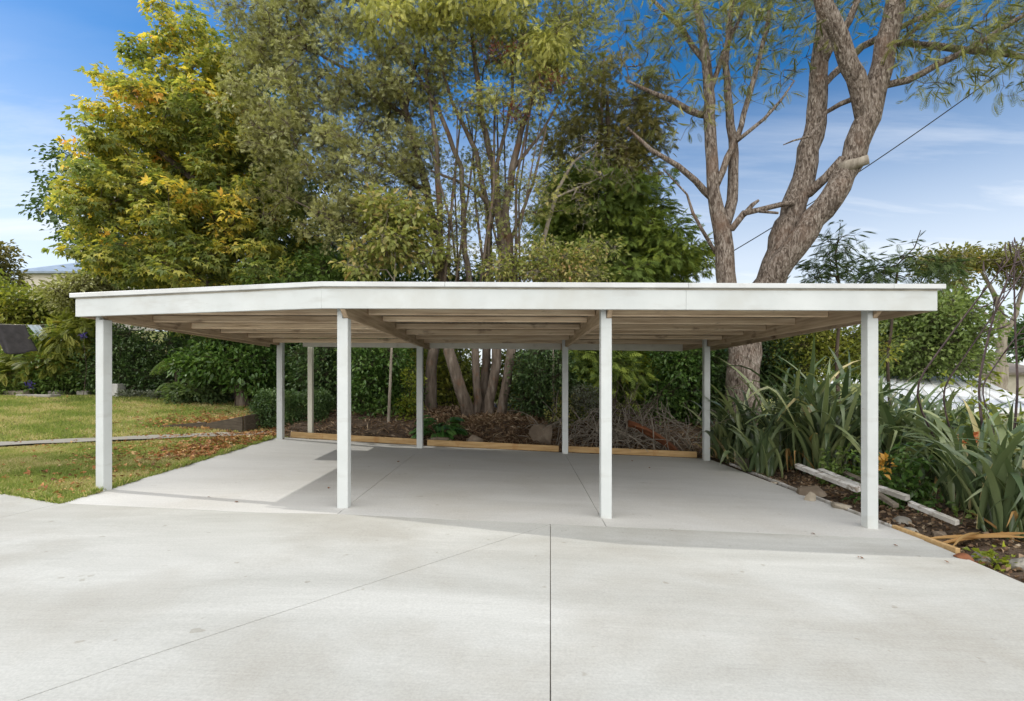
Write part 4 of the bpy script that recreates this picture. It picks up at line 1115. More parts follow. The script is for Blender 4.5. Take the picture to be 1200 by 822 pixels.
# overhead cable
tb = Tubes()
ca = P(870, 288, 15.5); cb = P(1330, -35, 12.5)
pts = [ca + (cb - ca) * t_ + np.array([0, 0, -.25 * 4 * t_ * (1 - t_)]) for t_ in np.linspace(-.4, 1, 30)]
tb.add(pts, [.014] * 30, 6)
o = obj('overhead_cable', tb.mesh('overhead_cable', ca), M['cable'], None, tuple(ca)); tag(o, 'black overhead cable slanting up to the right behind the bare limbs', 'cable')

# --- feathery young trees right of the carport
def feather(name, label, px, Y, pts, blobs, n, seed, sz=.34, mat='feather'):
    rt = np.random.default_rng(seed); tips = blob_points(blobs, n, rt, .5)
    b, t0 = root_tr(px, Y, pts)
    plant(name, label, 'tree', b, [t0], tips, 5, .24, T_FEATHER, sz * .82, M[mat], M['bark_dark'], seed + 1, droop=.05, up=2.2, flat=.2, jit=.25, twig=.004, low=.2, tip_r=.006, group='young feathery trees beyond the flax')
feather('young_feathery_tree', 'young dark feathery tree beside the thick leaning trunk', 985, 14, [(980, 420, 4), (986, 350, 3), (979, 300, 2), (985, 262, 1)], [(980, 310, 14, 34, 18, .8), (982, 285, 14, 22, 15, .5), (984, 265, 14, 12, 8, .3, .6), (960, 322, 14, 24, 12, .6)], 80, 401)
feather('young_feathery_tree', 'wider young feathery tree with one tall sprout above the right eave', 1045, 14.5, [(1040, 420, 3.5), (1048, 350, 3), (1052, 310, 2.2), (1072, 290, 1.5), (1079, 270, .9)], [(1040, 315, 14.5, 45, 16, .9), (1060, 300, 14.5, 30, 14, .7), (1079, 278, 14.5, 16, 10, .3, .5), (1095, 318, 14.5, 30, 18, .7), (1020, 325, 14.5, 40, 12, .7)], 115, 403)
# --- flat topped grey tree far right
rt = np.random.default_rng(210)
Yf = 27
tips = blob_points([(1145, 305, Yf, 50, 11, 2.5), (1105, 308, Yf, 35, 14, 2), (1190, 306, Yf, 40, 10, 2.5), (1112, 330, Yf, 18, 16, 2, .5), (1100, 345, Yf, 14, 16, 1.5, .5), (1225, 320, Yf, 30, 18, 2)], 300, rt, .5)
b, t0 = root_tr(1174, Yf, [(1174, 440, 12), (1172, 415, 10), (1176, 380, 8), (1165, 345, 5), (1150, 318, 3)])
plant('flat_topped_tree', 'spreading flat topped tree with grey bare branches at the far right', 'tree', b, [t0, TR([(1174, 400, 6), (1190, 370, 5), (1200, 330, 3)], Yf), TR([(1176, 385, 5), (1150, 365, 4), (1120, 345, 2.5)], Yf), TR([(1172, 410, 5), (1155, 385, 4), (1140, 370, 3)], Yf)], tips, 26, .42, T_BROAD, .20, M['flattop'], M['bark_pale'], 310, wob=.25, low=.6, tip_r=.018)
# --- broadleaved trees beyond
def broad(name, label, px, Y, blobs, n, nl, R, sz, mat, seed, tr=None, bark='bark_dark', tmpl=T_BROAD, group=None, cat='tree', **kw):
    rt = np.random.default_rng(seed); tips = blob_points(blobs, n, rt, .42)
    b = base_of(px, Y)
    top = np.array([np.mean([q[0] for q in blobs]), np.mean([q[1] for q in blobs])])
    c = P(top[0], top[1], Y)
    h = max(.5, c[2] - b[2])
    k_ = .4 if cat != 'tree' else 1
    trs = tr or [[(b, (.02 * h + .02) * k_), (b + (c - b) * .5, (.014 * h + .01) * k_), (c, (.008 * h + .008) * k_)]]
    plant(name, label, cat, b, trs, tips, nl, R, tmpl, sz, M[mat], M[bark], seed + 1, group=group, **kw)
broad('round_green_tree', 'round mid green tree behind the front right post', 1085, 20, [(1075, 385, 20, 45, 38, 2.2), (1105, 380, 20, 38, 34, 2.2), (1050, 400, 20, 30, 34, 1.8), (1090, 420, 20, 48, 22, 2)], 340, 46, .55, .19, 'roundgreen', 421)
broad('yellowing_shrub', 'yellowing bushy shrub seen under the right eave behind the flax', 985, 15.5, [(960, 405, 15.5, 40, 30, 1.2), (1000, 412, 15.5, 32, 26, 1.2), (930, 420, 15.5, 30, 30, 1.0)], 190, 40, .42, .13, 'yellowgreen', 423, cat='shrub')
broad('dark_shrub', 'dark glossy shrub right behind the thick trunk', 905, 15.8, [(905, 420, 15.8, 24, 48, 1), (925, 440, 15.8, 22, 28, 1)], 150, 42, .42, .15, 'evergreen', 425, cat='shrub')
for i, (px, py, Y, rx, ry, lab, mt) in enumerate([(1030, 425, 30, 40, 18, 'low dark tree far beyond the white roof on its left', 'midgreen'), (1222, 395, 36, 18, 22, 'distant grey green tree at the right edge behind the flat topped one', 'evergreen'), (1142, 428, 44, 22, 7, 'low distant tree between the round tree and the far house', 'midgreen')]):
    broad('distant_tree', lab, px, Y, [(px, py, Y, rx, ry, 2.5)], 130, 40, .9, .34, mt, 431 + 2 * i, group='distant trees on the right')

# --- left garden
rt = np.random.default_rng(480)
cc = np.array([-13.6, 10.2, 5.3])
tips = cc + nrm(rt.normal(size=(90, 3))) * np.array([1.5, .8, .8]) * rt.uniform(size=(90, 1)) ** .45
bb = np.array([-13.6, 10.6, float(terr(-13.6, 10.6)) - .05])
plant('small_garden_tree', 'small bushy tree on the lawn beyond the left edge of the view', 'tree', bb, [[(bb, .10), (bb + np.array([0, -.2, 2.2]), .08), (cc, .04)]], tips, 40, .42, T_BROAD, .16, M['midgreen'], M['bark_grey'], 481)
broad('pine_tree', 'dark brownish tree far off at the left edge', -5, 32, [(-22, 300, 32, 20, 18, 2), (-14, 322, 32, 18, 10, 2), (-20, 345, 32, 34, 14, 2)], 170, 36, .8, .3, 'brownconifer', 441)
broad('golden_bush', 'tall yellow green bush at the left behind the washing line', 30, 21, [(25, 360, 21, 44, 20, 2), (60, 372, 21, 34, 22, 1.8), (-15, 360, 21, 40, 34, 2), (45, 385, 21, 50, 26, 2)], 330, 46, .55, .19, 'yellowgreen', 443, cat='shrub')
broad('grey_green_shrub', 'grey green shrub between the golden bush and the maple', 100, 19.5, [(112, 336, 19.5, 22, 14, 1.4), (95, 350, 19.5, 22, 16, 1.3)], 120, 44, .5, .16, 'silver', 445, tmpl=T_BROAD, cat='shrub')
broad('sprawling_hedge', 'sprawling green hedge along the far left edge of the lawn', 40, 18.9, [(30, 440, 18.9, 62, 30, 1.2), (75, 425, 18.9, 40, 40, 1.2), (-20, 440, 18.9, 60, 36, 1.2), (100, 440, 18.9, 26, 28, 1)], 420, 42, .45, .14, 'midgreen', 447, cat='hedge')
rt = np.random.default_rng(450)
tips = blob_points([(92, 398, 18.6, 24, 20, .8), (55, 424, 18.4, 34, 10, .6), (15, 432, 18.4, 30, 12, .6), (100, 385, 18.6, 22, 16, .6)], 130, rt, .5)
b = base_of(60, 18.5)
plant('ferny_creeper', 'yellow green feathery sprays arching over the left hedge', 'creeper', b, [[(b, .04), (P(70, 430, 18.5), .03), (P(85, 395, 18.5), .02)]], tips, 9, .4, T_FINE, .46, M['yellowgreen'], M['bark_dark'], 451, droop=.5, up=.8, wood='stem', leaf='frond')
broad('ivy_hedge', 'dark ivy green hedge behind the concrete block and the front left post', 160, 18.9, [(150, 435, 18.9, 36, 34, 1), (180, 445, 18.9, 34, 28, 1), (160, 410, 18.9, 45, 26, 1), (125, 420, 18.9, 24, 40, 1)], 360, 40, .42, .13, 'evergreen', 453, cat='hedge')
# purple flower heads among the hedge
rr = np.random.default_rng(46)
for (px, py, lab) in ((97, 394, 'purple flower cluster high in the hedge beside the front left post'), (35, 452, 'blue flower cluster low in the left hedge'), (82, 467, 'violet flowers at the lawn edge below the left hedge')):
    c = P(px, py, 17.75)
    rtp = c + rr.normal(size=(14, 3)) * .06
    _, V, T, a = leaf_cloud(rtp, np.tile([0, 0, 1.], (14, 1)), 5, .06, T_ROUND, .045, rr, droop=-.1)
    root = empty('flower_cluster', c, lab, 'flowers', 'flower heads in the left hedge')
    obj('flower_and_seed_heads', np_mesh('flower_and_seed_heads', V - c, T, a), M['purple'], root)
    zb_ = float(terr(c[0], c[1])); tb = Tubes(); tb.add([(0, 0, zb_ - c[2] - .1), (.05, .1, (zb_ - c[2]) * .5), (0, 0, 0)], [.012, .01, .006], 5)
    obj('stem', tb.mesh('stem'), M['bark_dark'], root)
# tree fern fronds
def fern(label, c, n, L, seed, lean=(0, 0)):
    r = np.random.default_rng(seed); b = np.array([c[0], c[1], float(terr(c[0], c[1])) - .05])
    root = empty('tree_fern', b, label, 'fern', 'tree ferns behind the lawn')
    tb = Tubes(); tb.add([b, (b + c) / 2 + np.array([.04, 0, 0]), c], [.10, .08, .07], 8)
    Vs = []; Ts = []; As = []; k = 0
    for i in range(n):
        az = 2 * np.pi * i / n + r.normal() * .2
        out = np.array([math.cos(az), math.sin(az), 0])
        pts = []; d = 0
        for s_ in np.linspace(0, 1, 16):
            pts.append(c + out * L * (s_ * .85) + np.array([0, 0, L * (.55 * s_ - 1.0 * s_ * s_)]))
        pts = np.array(pts); tb.add(pts, np.linspace(.014, .004, 16), 4)
        for j in range(2, 16):
            t = pts[j] - pts[j - 1]
            for sg in (1, -1):
                sd = np.cross(t, [0, 0, 1]) * sg
                ll = L * .30 * math.sin(math.pi * (.12 + .80 * j / 16))
                v, f, a = scatter(T_FROND, pts[j][None], (nrm(sd) + nrm(t) * .45 + np.array([0, 0, -.25]))[None], np.array([[0, 0, 1.]]), np.array([ll]), np.array([r.uniform(.2, 1)]))
                Vs.append(v); Ts.append(f + k); As.append(a); k += len(v)
    obj('stem', tb.mesh('stem', b), M['bark_dark'], root)
    obj('frond', np_mesh('frond', np.concatenate(Vs) - b, np.concatenate(Ts), np.concatenate(As)), M['midgreen'], root)
fern('tree fern with drooping fronds in front of the dark hedge', P(207, 424, 17.6), 9, .85, 471)
fern('lower fern whose fronds reach the lawn edge stones', P(203, 450, 17.4), 7, .6, 472)
broad('laurel_shrub', 'bright green laurel between the front left post and the rear left post', 275, 16.8, [(275, 420, 16.8, 48, 26, 1.2), (305, 430, 16.8, 26, 36, 1), (245, 425, 16.8, 28, 24, 1), (290, 400, 16.8, 50, 20, 1)], 260, 40, .42, .17, 'laurel', 455, cat='shrub')
broad('low_laurel', 'low blue green shrub spilling onto the lawn edge', 235, 17.2, [(238, 458, 17.2, 30, 14, .7), (215, 462, 17.2, 16, 10, .6)], 80, 36, .34, .15, 'feather', 457, cat='shrub')
rt = np.random.default_rng(46)
# variegated groundcover along the lawn edge
tp = np.stack([rt.uniform(-13.3, -10.6, 90), rt.uniform(17.6, 18.3, 90), np.zeros(90)], -1); tp[:, 2] = lawnz(tp[:, 0], 18) + .08
_, V, T, a = leaf_cloud(tp, np.tile([0, 0, 1.], (90, 1)), 12, .16, T_ROUND, .09, rt, droop=0)
tag(obj('groundcover', np_mesh('groundcover', V, T, a), M['greysprig']), 'pale grey leaved ground cover along the far lawn edge', 'ground cover', kind='stuff')

# clipped hedge behind the rear left posts
rt = np.random.default_rng(459)
c = base_of(345, 13.9); hw = np.array([.78, .45]); h0 = c[2]; top = P(345, 464, 13.9)[2]
npt = 900
u = rt.uniform(-1, 1, (npt, 3)); ax_ = rt.integers(0, 3, npt); u[np.arange(npt), ax_] = np.sign(u[np.arange(npt), ax_])
tips = np.stack([c[0] + u[:, 0] * hw[0], c[1] + u[:, 1] * hw[1], h0 + (u[:, 2] * .5 + .5) * (top - h0)], -1) + rt.normal(size=(npt, 3)) * .055
plant('clipped_hedge', 'low clipped box hedge behind the two rear left posts', 'hedge', c, [[(c, .03), (c + np.array([0, 0, .4]), .02)]], tips, 22, .12, T_ROUND, .055, M['evergreen'], M['bark_dark'], 459, wood='stem', leaf='foliage', twig=0, droop=0)
# shrubs along the back
def shrub(label, px, Y, blobs, n, nl, R, sz, mat, seed, tmpl=T_BROAD, name='garden_shrub', **kw):
    broad(name, label, px, Y, blobs, n, nl, R, sz, mat, seed, tmpl=tmpl, cat='shrub', group='shrubs behind the carport', **kw)
shrub('dark leafy shrub left of the second front post', 395, 15.2, [(390, 440, 15.2, 30, 52, .9), (370, 425, 15.2, 24, 34, .8)], 190, 40, .36, .12, 'evergreen', 501)
shrub('tall glossy green shrub between the second front post and the rear post', 447, 14.6, [(445, 425, 14.6, 36, 34, .9), (450, 465, 14.6, 38, 38, .9), (425, 445, 14.6, 20, 50, .7)], 260, 42, .34, .12, 'laurel', 503)
shrub('small lime leaved sapling just left of the rear middle post', 482, 14.0, [(482, 455, 14.0, 9, 28, .3), (478, 478, 14.0, 9, 16, .3)], 34, 26, .22, .09, 'lime', 505)
shrub('sunlit yellow green shrub behind the four grey trunks', 525, 17.5, [(520, 425, 17.5, 40, 26, 1.2), (540, 455, 17.5, 34, 28, 1.1), (600, 440, 17.5, 34, 34, 1.1)], 210, 40, .45, .15, 'yellowgreen', 507)
shrub('dark fine leaved shrub behind the brown boulder', 640, 14.3, [(640, 430, 14.3, 34, 34, .9), (650, 465, 14.3, 40, 34, .9), (622, 450, 14.3, 20, 40, .7)], 240, 40, .34, .10, 'evergreen', 509)
shrub('drooping conifer foliage just right of the rear post', 705, 15.0, [(700, 420, 15.0, 40, 30, 1), (715, 445, 15.0, 34, 36, 1), (685, 450, 15.0, 22, 36, .8)], 190, 12, .42, .28, 'conifer', 511, tmpl=T_SPRAY)
shrub('bright lime shrub in sunshine beyond the right bay', 765, 18.0, [(762, 430, 18, 26, 24, 1), (745, 412, 18, 24, 18, .9), (775, 455, 18, 20, 22, .9)], 150, 40, .42, .16, 'lime', 513)
shrub('dark broad leaved shrub left of the rear right post', 800, 14.8, [(800, 415, 14.8, 34, 32, .9), (805, 455, 14.8, 34, 36, .9), (775, 470, 14.8, 26, 24, .8)], 240, 40, .36, .13, 'laurel', 515)
shrub('dark green shrub right of the rear right post', 838, 14.6, [(842, 425, 14.6, 18, 44, .7), (850, 470, 14.6, 24, 26, .7)], 110, 38, .32, .12, 'evergreen', 517)
shrub('low grey green shrub right of the boulder', 690, 13.4, [(690, 470, 13.4, 20, 16, .4), (700, 482, 13.4, 16, 12, .4)], 60, 26, .22, .09, 'greysprig', 519, tmpl=T_NARROW)
shrub('reddish brown twiggy shrub between boulder and rear post', 655, 13.6, [(662, 478, 13.6, 18, 20, .4)], 45, 16, .22, .08, 'olive', 521)
# blush-leaved saplings above the front edge of the roof
shrub('sapling with pale blushing leaves above the middle of the roof', 455, 13.6, [(450, 250, 13.6, 34, 20, .8), (480, 265, 13.6, 30, 20, .8), (465, 290, 13.6, 30, 20, .8), (425, 310, 13.6, 22, 22, .6), (500, 300, 13.6, 26, 16, .6, .5)], 130, 26, .36, .18, 'blush', 523, name='blushing_sapling', bark='bark_pale')
shrub('sapling with small coppery leaves above the rear middle of the roof', 650, 13.8, [(640, 305, 13.8, 40, 20, .8), (690, 300, 13.8, 36, 18, .8), (590, 312, 13.8, 30, 18, .7), (660, 325, 13.8, 70, 14, .8)], 150, 20, .34, .13, 'blush', 525, name='coppery_sapling', bark='bark_pale')
shrub('leafy shrub rising behind the left half of the roof', 400, 15.6, [(385, 325, 15.6, 55, 28, 1.1), (330, 335, 15.6, 40, 20, 1), (430, 345, 15.6, 50, 24, 1.1), (500, 330, 15.6, 50, 24, 1, .6), (560, 330, 15.6, 45, 20, 1, .5)], 300, 34, .40, .15, 'midgreen', 527)
# dense dark background hedge
for i, (px, lab, mt) in enumerate([(260, 'dark hedge behind the laurel on the left', 'evergreen'), (370, 'dark background hedge behind the clipped box hedge', 'evergreen'), (480, 'background hedge behind the glossy shrub', 'midgreen'), (680, 'dark background hedge behind the rear post and boulder', 'evergreen'), (820, 'dark background hedge behind the rear right post', 'evergreen')]):
    broad('background_hedge', lab, px, 19.6, [(px, 420, 19.6, 70, 45, 1.2), (px, 460, 19.6, 72, 30, 1.1)], 300, 36, .55, .19, mt, 541 + 2 * i, cat='hedge', group='tall background hedges')

# acanthus-like plant by the edging
r = np.random.default_rng(560)
c = base_of(515, 12.9)
root = empty('broad_leaved_plant', c, 'lush green plant with deeply cut leaves by the edging board', 'plant')
n = 46
az = r.uniform(0, 6.3, n); el = r.uniform(.25, 1.2, n)
d = np.stack([np.cos(az) * np.cos(el), np.sin(az) * np.cos(el), np.sin(el)], -1)
st0 = np.tile(c + np.array([0, 0, .03]), (n, 1)) + d * .05
st1 = c + d * np.array([.62, .42, .62]) * r.uniform(.5, 1, (n, 1))
tb = Tubes(); tb.prisms(st0, st1, .010, .006)
V, T, a = scatter(T_ACANTH, st1, d * np.array([1, 1, .25]) + np.array([0, 0, -.1]), np.tile([0, -.3, 1.], (n, 1)) + r.normal(size=(n, 3)) * .2, r.uniform(.32, .50, n), r.uniform(size=n))
obj('stem', tb.mesh('stem', c), M['acanth'], root); obj('foliage', np_mesh('foliage', V - c, T, a), M['acanth'], root)

# ------------------------------------------------------------------ flax
def flax_arrays(base, n, L0, L1, r, spread=.28, bend=(.6, 2.4), W=(.08, .145), lean=(0, 0), el0=(.03, .42), kink=.38, az_r=None):
    S_ = 15
    az = r.uniform(0, 2 * np.pi, n) if az_r is None else r.uniform(az_r[0], az_r[1], n)
    L = r.uniform(L0, L1, n); th0 = r.uniform(el0[0], el0[1], n); bd = r.uniform(bend[0], bend[1], n); pw = r.uniform(1.4, 3.2, n)
    kk = (r.uniform(size=n) < kink) * r.uniform(.8, 1.9, n); kp = r.uniform(.4, .8, n)
    s = np.linspace(0, 1, S_)
    th = th0[:, None] + bd[:, None] * s[None] ** pw[:, None] + kk[:, None] * sstep((s[None] - kp[:, None]) / .07)
    th = np.minimum(th, 2.9)
    out = np.stack([np.cos(az), np.sin(az)], -1)
    ds = L[:, None] / (S_ - 1)
    hr = np.concatenate([np.zeros((n, 1)), np.cumsum(np.sin(th[:, :-1]) * ds, 1)], 1)
    vz = np.concatenate([np.zeros((n, 1)), np.cumsum(np.cos(th[:, :-1]) * ds, 1)], 1)
    p0 = np.stack([r.normal(size=n) * spread * .5, r.normal(size=n) * spread * .5], -1)
    sw = r.normal(size=n) * .18
    side = np.stack([-out[:, 1], out[:, 0]], -1)
    cen = np.empty((n, S_, 3))
    cen[:, :, :2] = base[:2] + p0[:, None] + out[:, None] * hr[:, :, None] + side[:, None] * (sw[:, None] * L[:, None] * s[None] ** 2)[:, :, None] + np.array(lean)[None, None] * (vz[:, :, None] * .3)
    cen[:, :, 2] = base[2] - .03 + vz
    # keep above ground
    gz_ = terr(cen[:, :, 0], cen[:, :, 1]) + .03
    cen[:, :, 2] = np.maximum(cen[:, :, 2], gz_)
    w = r.uniform(W[0], W[1], n)[:, None] * (.55 + .45 * np.minimum(1, s * 4))[None] * np.clip((1 - s[None] ** 2.6), .015, 1) ** .8 / 2
    fold = (.9 - .75 * np.minimum(1, s * 1.6))[None] * np.ones((n, 1))
    tw = (r.normal(size=n) * .5)[:, None] * s[None]
    nx_ = -np.cos(th); nz_ = np.sin(th)          # upper side normal within the bending plane: points back over the clump
    N3 = np.stack([out[:, None, 0] * nx_, out[:, None, 1] * nx_, nz_], -1)
    S3 = np.concatenate([side, np.zeros((n, 1))], 1)[:, None] * np.ones((1, S_, 1))
    ct, sn = np.cos(tw)[..., None], np.sin(tw)[..., None]
    S3r = S3 * ct + N3 * sn; N3r = N3 * ct - S3 * sn
    a = cen + S3r * (w * np.cos(fold))[..., None] + N3r * (w * np.sin(fold))[..., None]
    b_ = cen - S3r * (w * np.cos(fold))[..., None] + N3r * (w * np.sin(fold))[..., None]
    V = np.stack([a, cen, b_], 2).reshape(-1, 3)
    i = (np.arange(n)[:, None] * S_ + np.arange(S_ - 1)[None]).reshape(-1)
    q = np.concatenate([np.stack([3*i, 3*i+1, 3*i+4, 3*i+3], -1), np.stack([3*i+1, 3*i+2, 3*i+5, 3*i+4], -1)])
    rn = r.uniform(0, .93, n) ** 1.1
    rn = np.where(r.uniform(size=n) < .03, 1.0, rn)
    return V, q, np.repeat(rn, S_ * 3)
def flax(label, px, Y, n, L0, L1, seed, dry=0, **kw):
    r = np.random.default_rng(seed)
    b = base_of(px, Y); b[2] += .03
    root = empty('flax_plant', b, label, 'flax', 'flax clumps in the right hand bed')
    V, q, a = flax_arrays(b, n, L0, L1, r, **kw)
    obj('blades', np_mesh('blades', V - b, q, a, smooth=True), M['flax'], root)
    if dry:
        V, q, a = flax_arrays(b, dry, L0 * .5, L1 * .8, r, el0=(.6, 1.2), bend=(.5, 1.4), kink=.5, W=(.04, .08))
        obj('dry_blades', np_mesh('dry_blades', V - b, q, np.clip(a, 0, 1), smooth=True), M['flaxdry'], root)
    return root, b
flax('flax clump just right of the rear right post', 850, 11.6, 42, 0.97, 1.87, 601, dry=3)
flax('flax clump at the foot of the thick tree trunk', 880, 11.3, 55, 1.30, 2.31, 602, dry=5)
flax('low leaning flax clump beside the slab edge stump', 893, 9.9, 28, 0.76, 1.43, 603, dry=3)
flax('tall flax clump with one upright spear under the right eave', 930, 10.6, 82, 1.73, 2.97, 604, dry=6)
flax('broad flax clump behind the loose white boards', 968, 9.8, 80, 1.51, 2.64, 605, dry=5)
flax('tall flax clump partly behind the front right post', 1000, 10.2, 75, 1.62, 2.75, 606, dry=4)
flax('flax clump immediately right of the front right post', 1045, 9.4, 75, 1.27, 2.18, 607, dry=4)
flax('flax clump in front of the white roof, its blades bent over', 1085, 9.0, 75, 1.18, 2.03, 608, dry=4)
flax('grey green flax clump below the round green tree', 1060, 10.8, 70, 1.36, 2.13, 609, dry=3)
rA, bA = flax('flax clump with dark flower stalks near the right edge', 1130, 8.3, 75, 1.09, 1.94, 610, dry=4)
rB, bB = flax('flax clump with crooked stalks at the right edge of the view', 1185, 8.0, 70, 1.09, 1.94, 611, dry=4)
flax('near flax clump with broad pale blades above the bare soil', 1135, 7.1, 42, 1.08, 1.93, 612, dry=2, W=(.07, .11), bend=(.8, 2.0))
flax('nearest flax clump arching over the driveway corner', 1192, 6.0, 58, 1.08, 1.98, 613, dry=4, W=(.07, .12), bend=(.8, 2.1))
flax('flax clump low at the right edge beside the grey rock', 1245, 5.9, 55, 1.08, 1.98, 614, dry=3, W=(.07, .12), bend=(.8, 2.1))
flax('far flax clump against the white roof', 1110, 11.0, 62, 1.36, 2.03, 615, dry=2)
flax('far flax clump at the right edge behind the others', 1200, 10.0, 62, 1.27, 1.94, 616, dry=2)
# flower stalks
def stalk(root, b, pts, Y, seed, w=2.6, w1=1.2):
    r = np.random.default_rng(seed); tb = Tubes()
    pl_ = [P(x, y, Y + dy) for x, y, dy in pts]
    full = [b + np.array([r.normal() * .1, r.normal() * .1, 0])] + pl_
    # smooth the polyline
    t = np.linspace(0, len(full) - 1, 26); f = np.array(full)
    sm = np.stack([np.interp(t, np.arange(len(f)), f[:, k]) for k in range(3)], -1)
    for _ in range(2): sm[1:-1] = (sm[:-2] + 2 * sm[1:-1] + sm[2:]) / 4
    tb.add(sm, np.linspace(w, w1, 26) / 2 / F * Y, 6)
    for k in range(14, 26, 2):
        d = nrm(sm[min(k + 1, 25)] - sm[k - 1]); s_ = nrm(np.cross(d, r.normal(size=3)))
        L = r.uniform(.06, .16)
        tb.add([sm[k], sm[k] + (d * .6 + s_ * .7) * L * .6, sm[k] + (d * .8 + s_ * .9) * L], [.007, .008, .005], 4)
        tb.add([sm[k] + (d * .8 + s_ * .9) * L, sm[k] + (d * 1.0 + s_ * 1.1) * L * 1.25, sm[k] + (d * 1.3 + s_ * 1.2) * L * 1.5], [.006, .014, .003], 5)
    obj('flower_stalk', tb.mesh('flower_stalk', b), M['stalk'], root)
stalk(rA, bA, [(1067, 457, 0), (1128, 374, -.3), (1165, 326, -.5), (1184, 302, -.6)], 8.2, 1)
stalk(rA, bA, [(1101, 460, 0), (1140, 404, -.2), (1182, 343, -.4), (1205, 310, -.5)], 8.1, 2, 2.2)
stalk(rA, bA, [(1145, 455, 0), (1160, 387, 0), (1170, 352, -.1), (1187, 314, -.2), (1203, 272, -.2)], 8.2, 3, 3.2)
stalk(rB, bB, [(1193, 457, 0), (1190, 396, 0), (1188, 316, 0), (1192, 285, 0)], 8.0, 4, 3.2)
stalk(rB, bB, [(1148, 455, .1), (1182, 406, 0), (1210, 370, 0)], 8.0, 5, 2)
# low leafy plants at the front of the bed
def lowplant(name, label, px, py, Y, rx, h, n, sz, mat, seed, tmpl=T_BROAD):
    r = np.random.default_rng(seed); b = base_of(px, Y); b[2] += .05
    root = empty(name, b, label, 'plant')
    tips = b + np.abs(r.normal(size=(n, 3))) * np.array([0, 0, h * .55]) + r.normal(size=(n, 3)) * np.array([rx * .45, rx * .4, 0])
    tb = Tubes(); tb.prisms(np.tile(b, (n, 1)) + r.normal(size=(n, 3)) * np.array([.08, .08, 0]) * rx, tips, .006, .003)
    _, V, T, a = leaf_cloud(tips, np.tile([0, 0, .5], (n, 1)), 9, .13, tmpl, sz, r, droop=.3, up=1)
    obj('stem', tb.mesh('stem', b), M['bark_dark'], root); obj('foliage', np_mesh('foliage', V - b, T, a), M[mat], root)
    return root, b, tips
ro, bo, tp = lowplant('bushy_plant', 'dense dark green bushy plant behind the front right post', 1058, 575, 7.6, .50, .55, 110, .12, 'laurel', 701)
r = np.random.default_rng(9)
c0_ = P(1036, 545, 7.5)
_, V, T, a = leaf_cloud(c0_ + r.normal(size=(6, 3)) * .05, np.tile([0, 0, 1.], (6, 1)), 7, .07, T_BROAD, .10, r)
obj('orange_leaves', np_mesh('orange_leaves', V - bo, T, a), M['orangeflower'], ro)
lowplant('seedling', 'small bright green seedling on the soil near the driveway edge', 1167, 657, 5.2, .10, .10, 10, .07, 'lime', 703, T_ROUND)
lowplant('bushy_plant', 'yellow green leafy plant among the right hand flax', 1150, 500, 8.6, .55, 1.4, 80, .12, 'yellowgreen', 705)
lowplant('bushy_plant', 'mid green creeping plant at the right edge under the flax', 1185, 560, 6.9, .40, .55, 70, .10, 'midgreen', 707)
lowplant('bushy_plant', 'small green plant by the rear of the white boards', 985, 540, 9.0, .30, .4, 50, .10, 'midgreen', 709)
# coral flower in the flax
c = P(1137, 516, 7.2); zg = float(terr(c[0], c[1]))
root = empty('coral_flower', (c[0], c[1], zg), 'single coral red flower spike among the flax blades', 'flower')
tb = Tubes(); tb.add([(0, 0, 0), (.03, 0, (c[2] - zg) * .5), (0, 0, c[2] - zg)], [.008, .007, .005], 5); obj('stem', tb.mesh('stem'), M['acanth'], root)
_, V, T, a = leaf_cloud(np.array([[0, 0, c[2] - zg], [.06, 0, c[2] - zg + .02], [-.08, .0, c[2] - zg + .02]]), np.tile([1., 0, 0], (3, 1)), 8, .07, T_BROAD, .10, r)
obj('flower_and_seed_heads', np_mesh('flower_and_seed_heads', V, T, a), M['redflower'], root)
# dry orange blade lying over the soil
r = np.random.default_rng(77)
V, q, a = flax_arrays(np.array([4.62, 5.75, float(terr(4.62, 5.75)) + .05]), 3, .8, 1.3, r, el0=(1.3, 1.45), bend=(.1, .3), kink=0, az_r=(-.5, .35), W=(.08, .11))
o = obj('dead_leaf', np_mesh('dead_leaf', V - np.array([4.62, 5.75, 0]), q, a * .2, smooth=True), M['flaxdry'], None, (4.62, 5.75, 0)); tag(o, 'dry orange flax blades lying on the soil by the driveway', 'dead leaves')

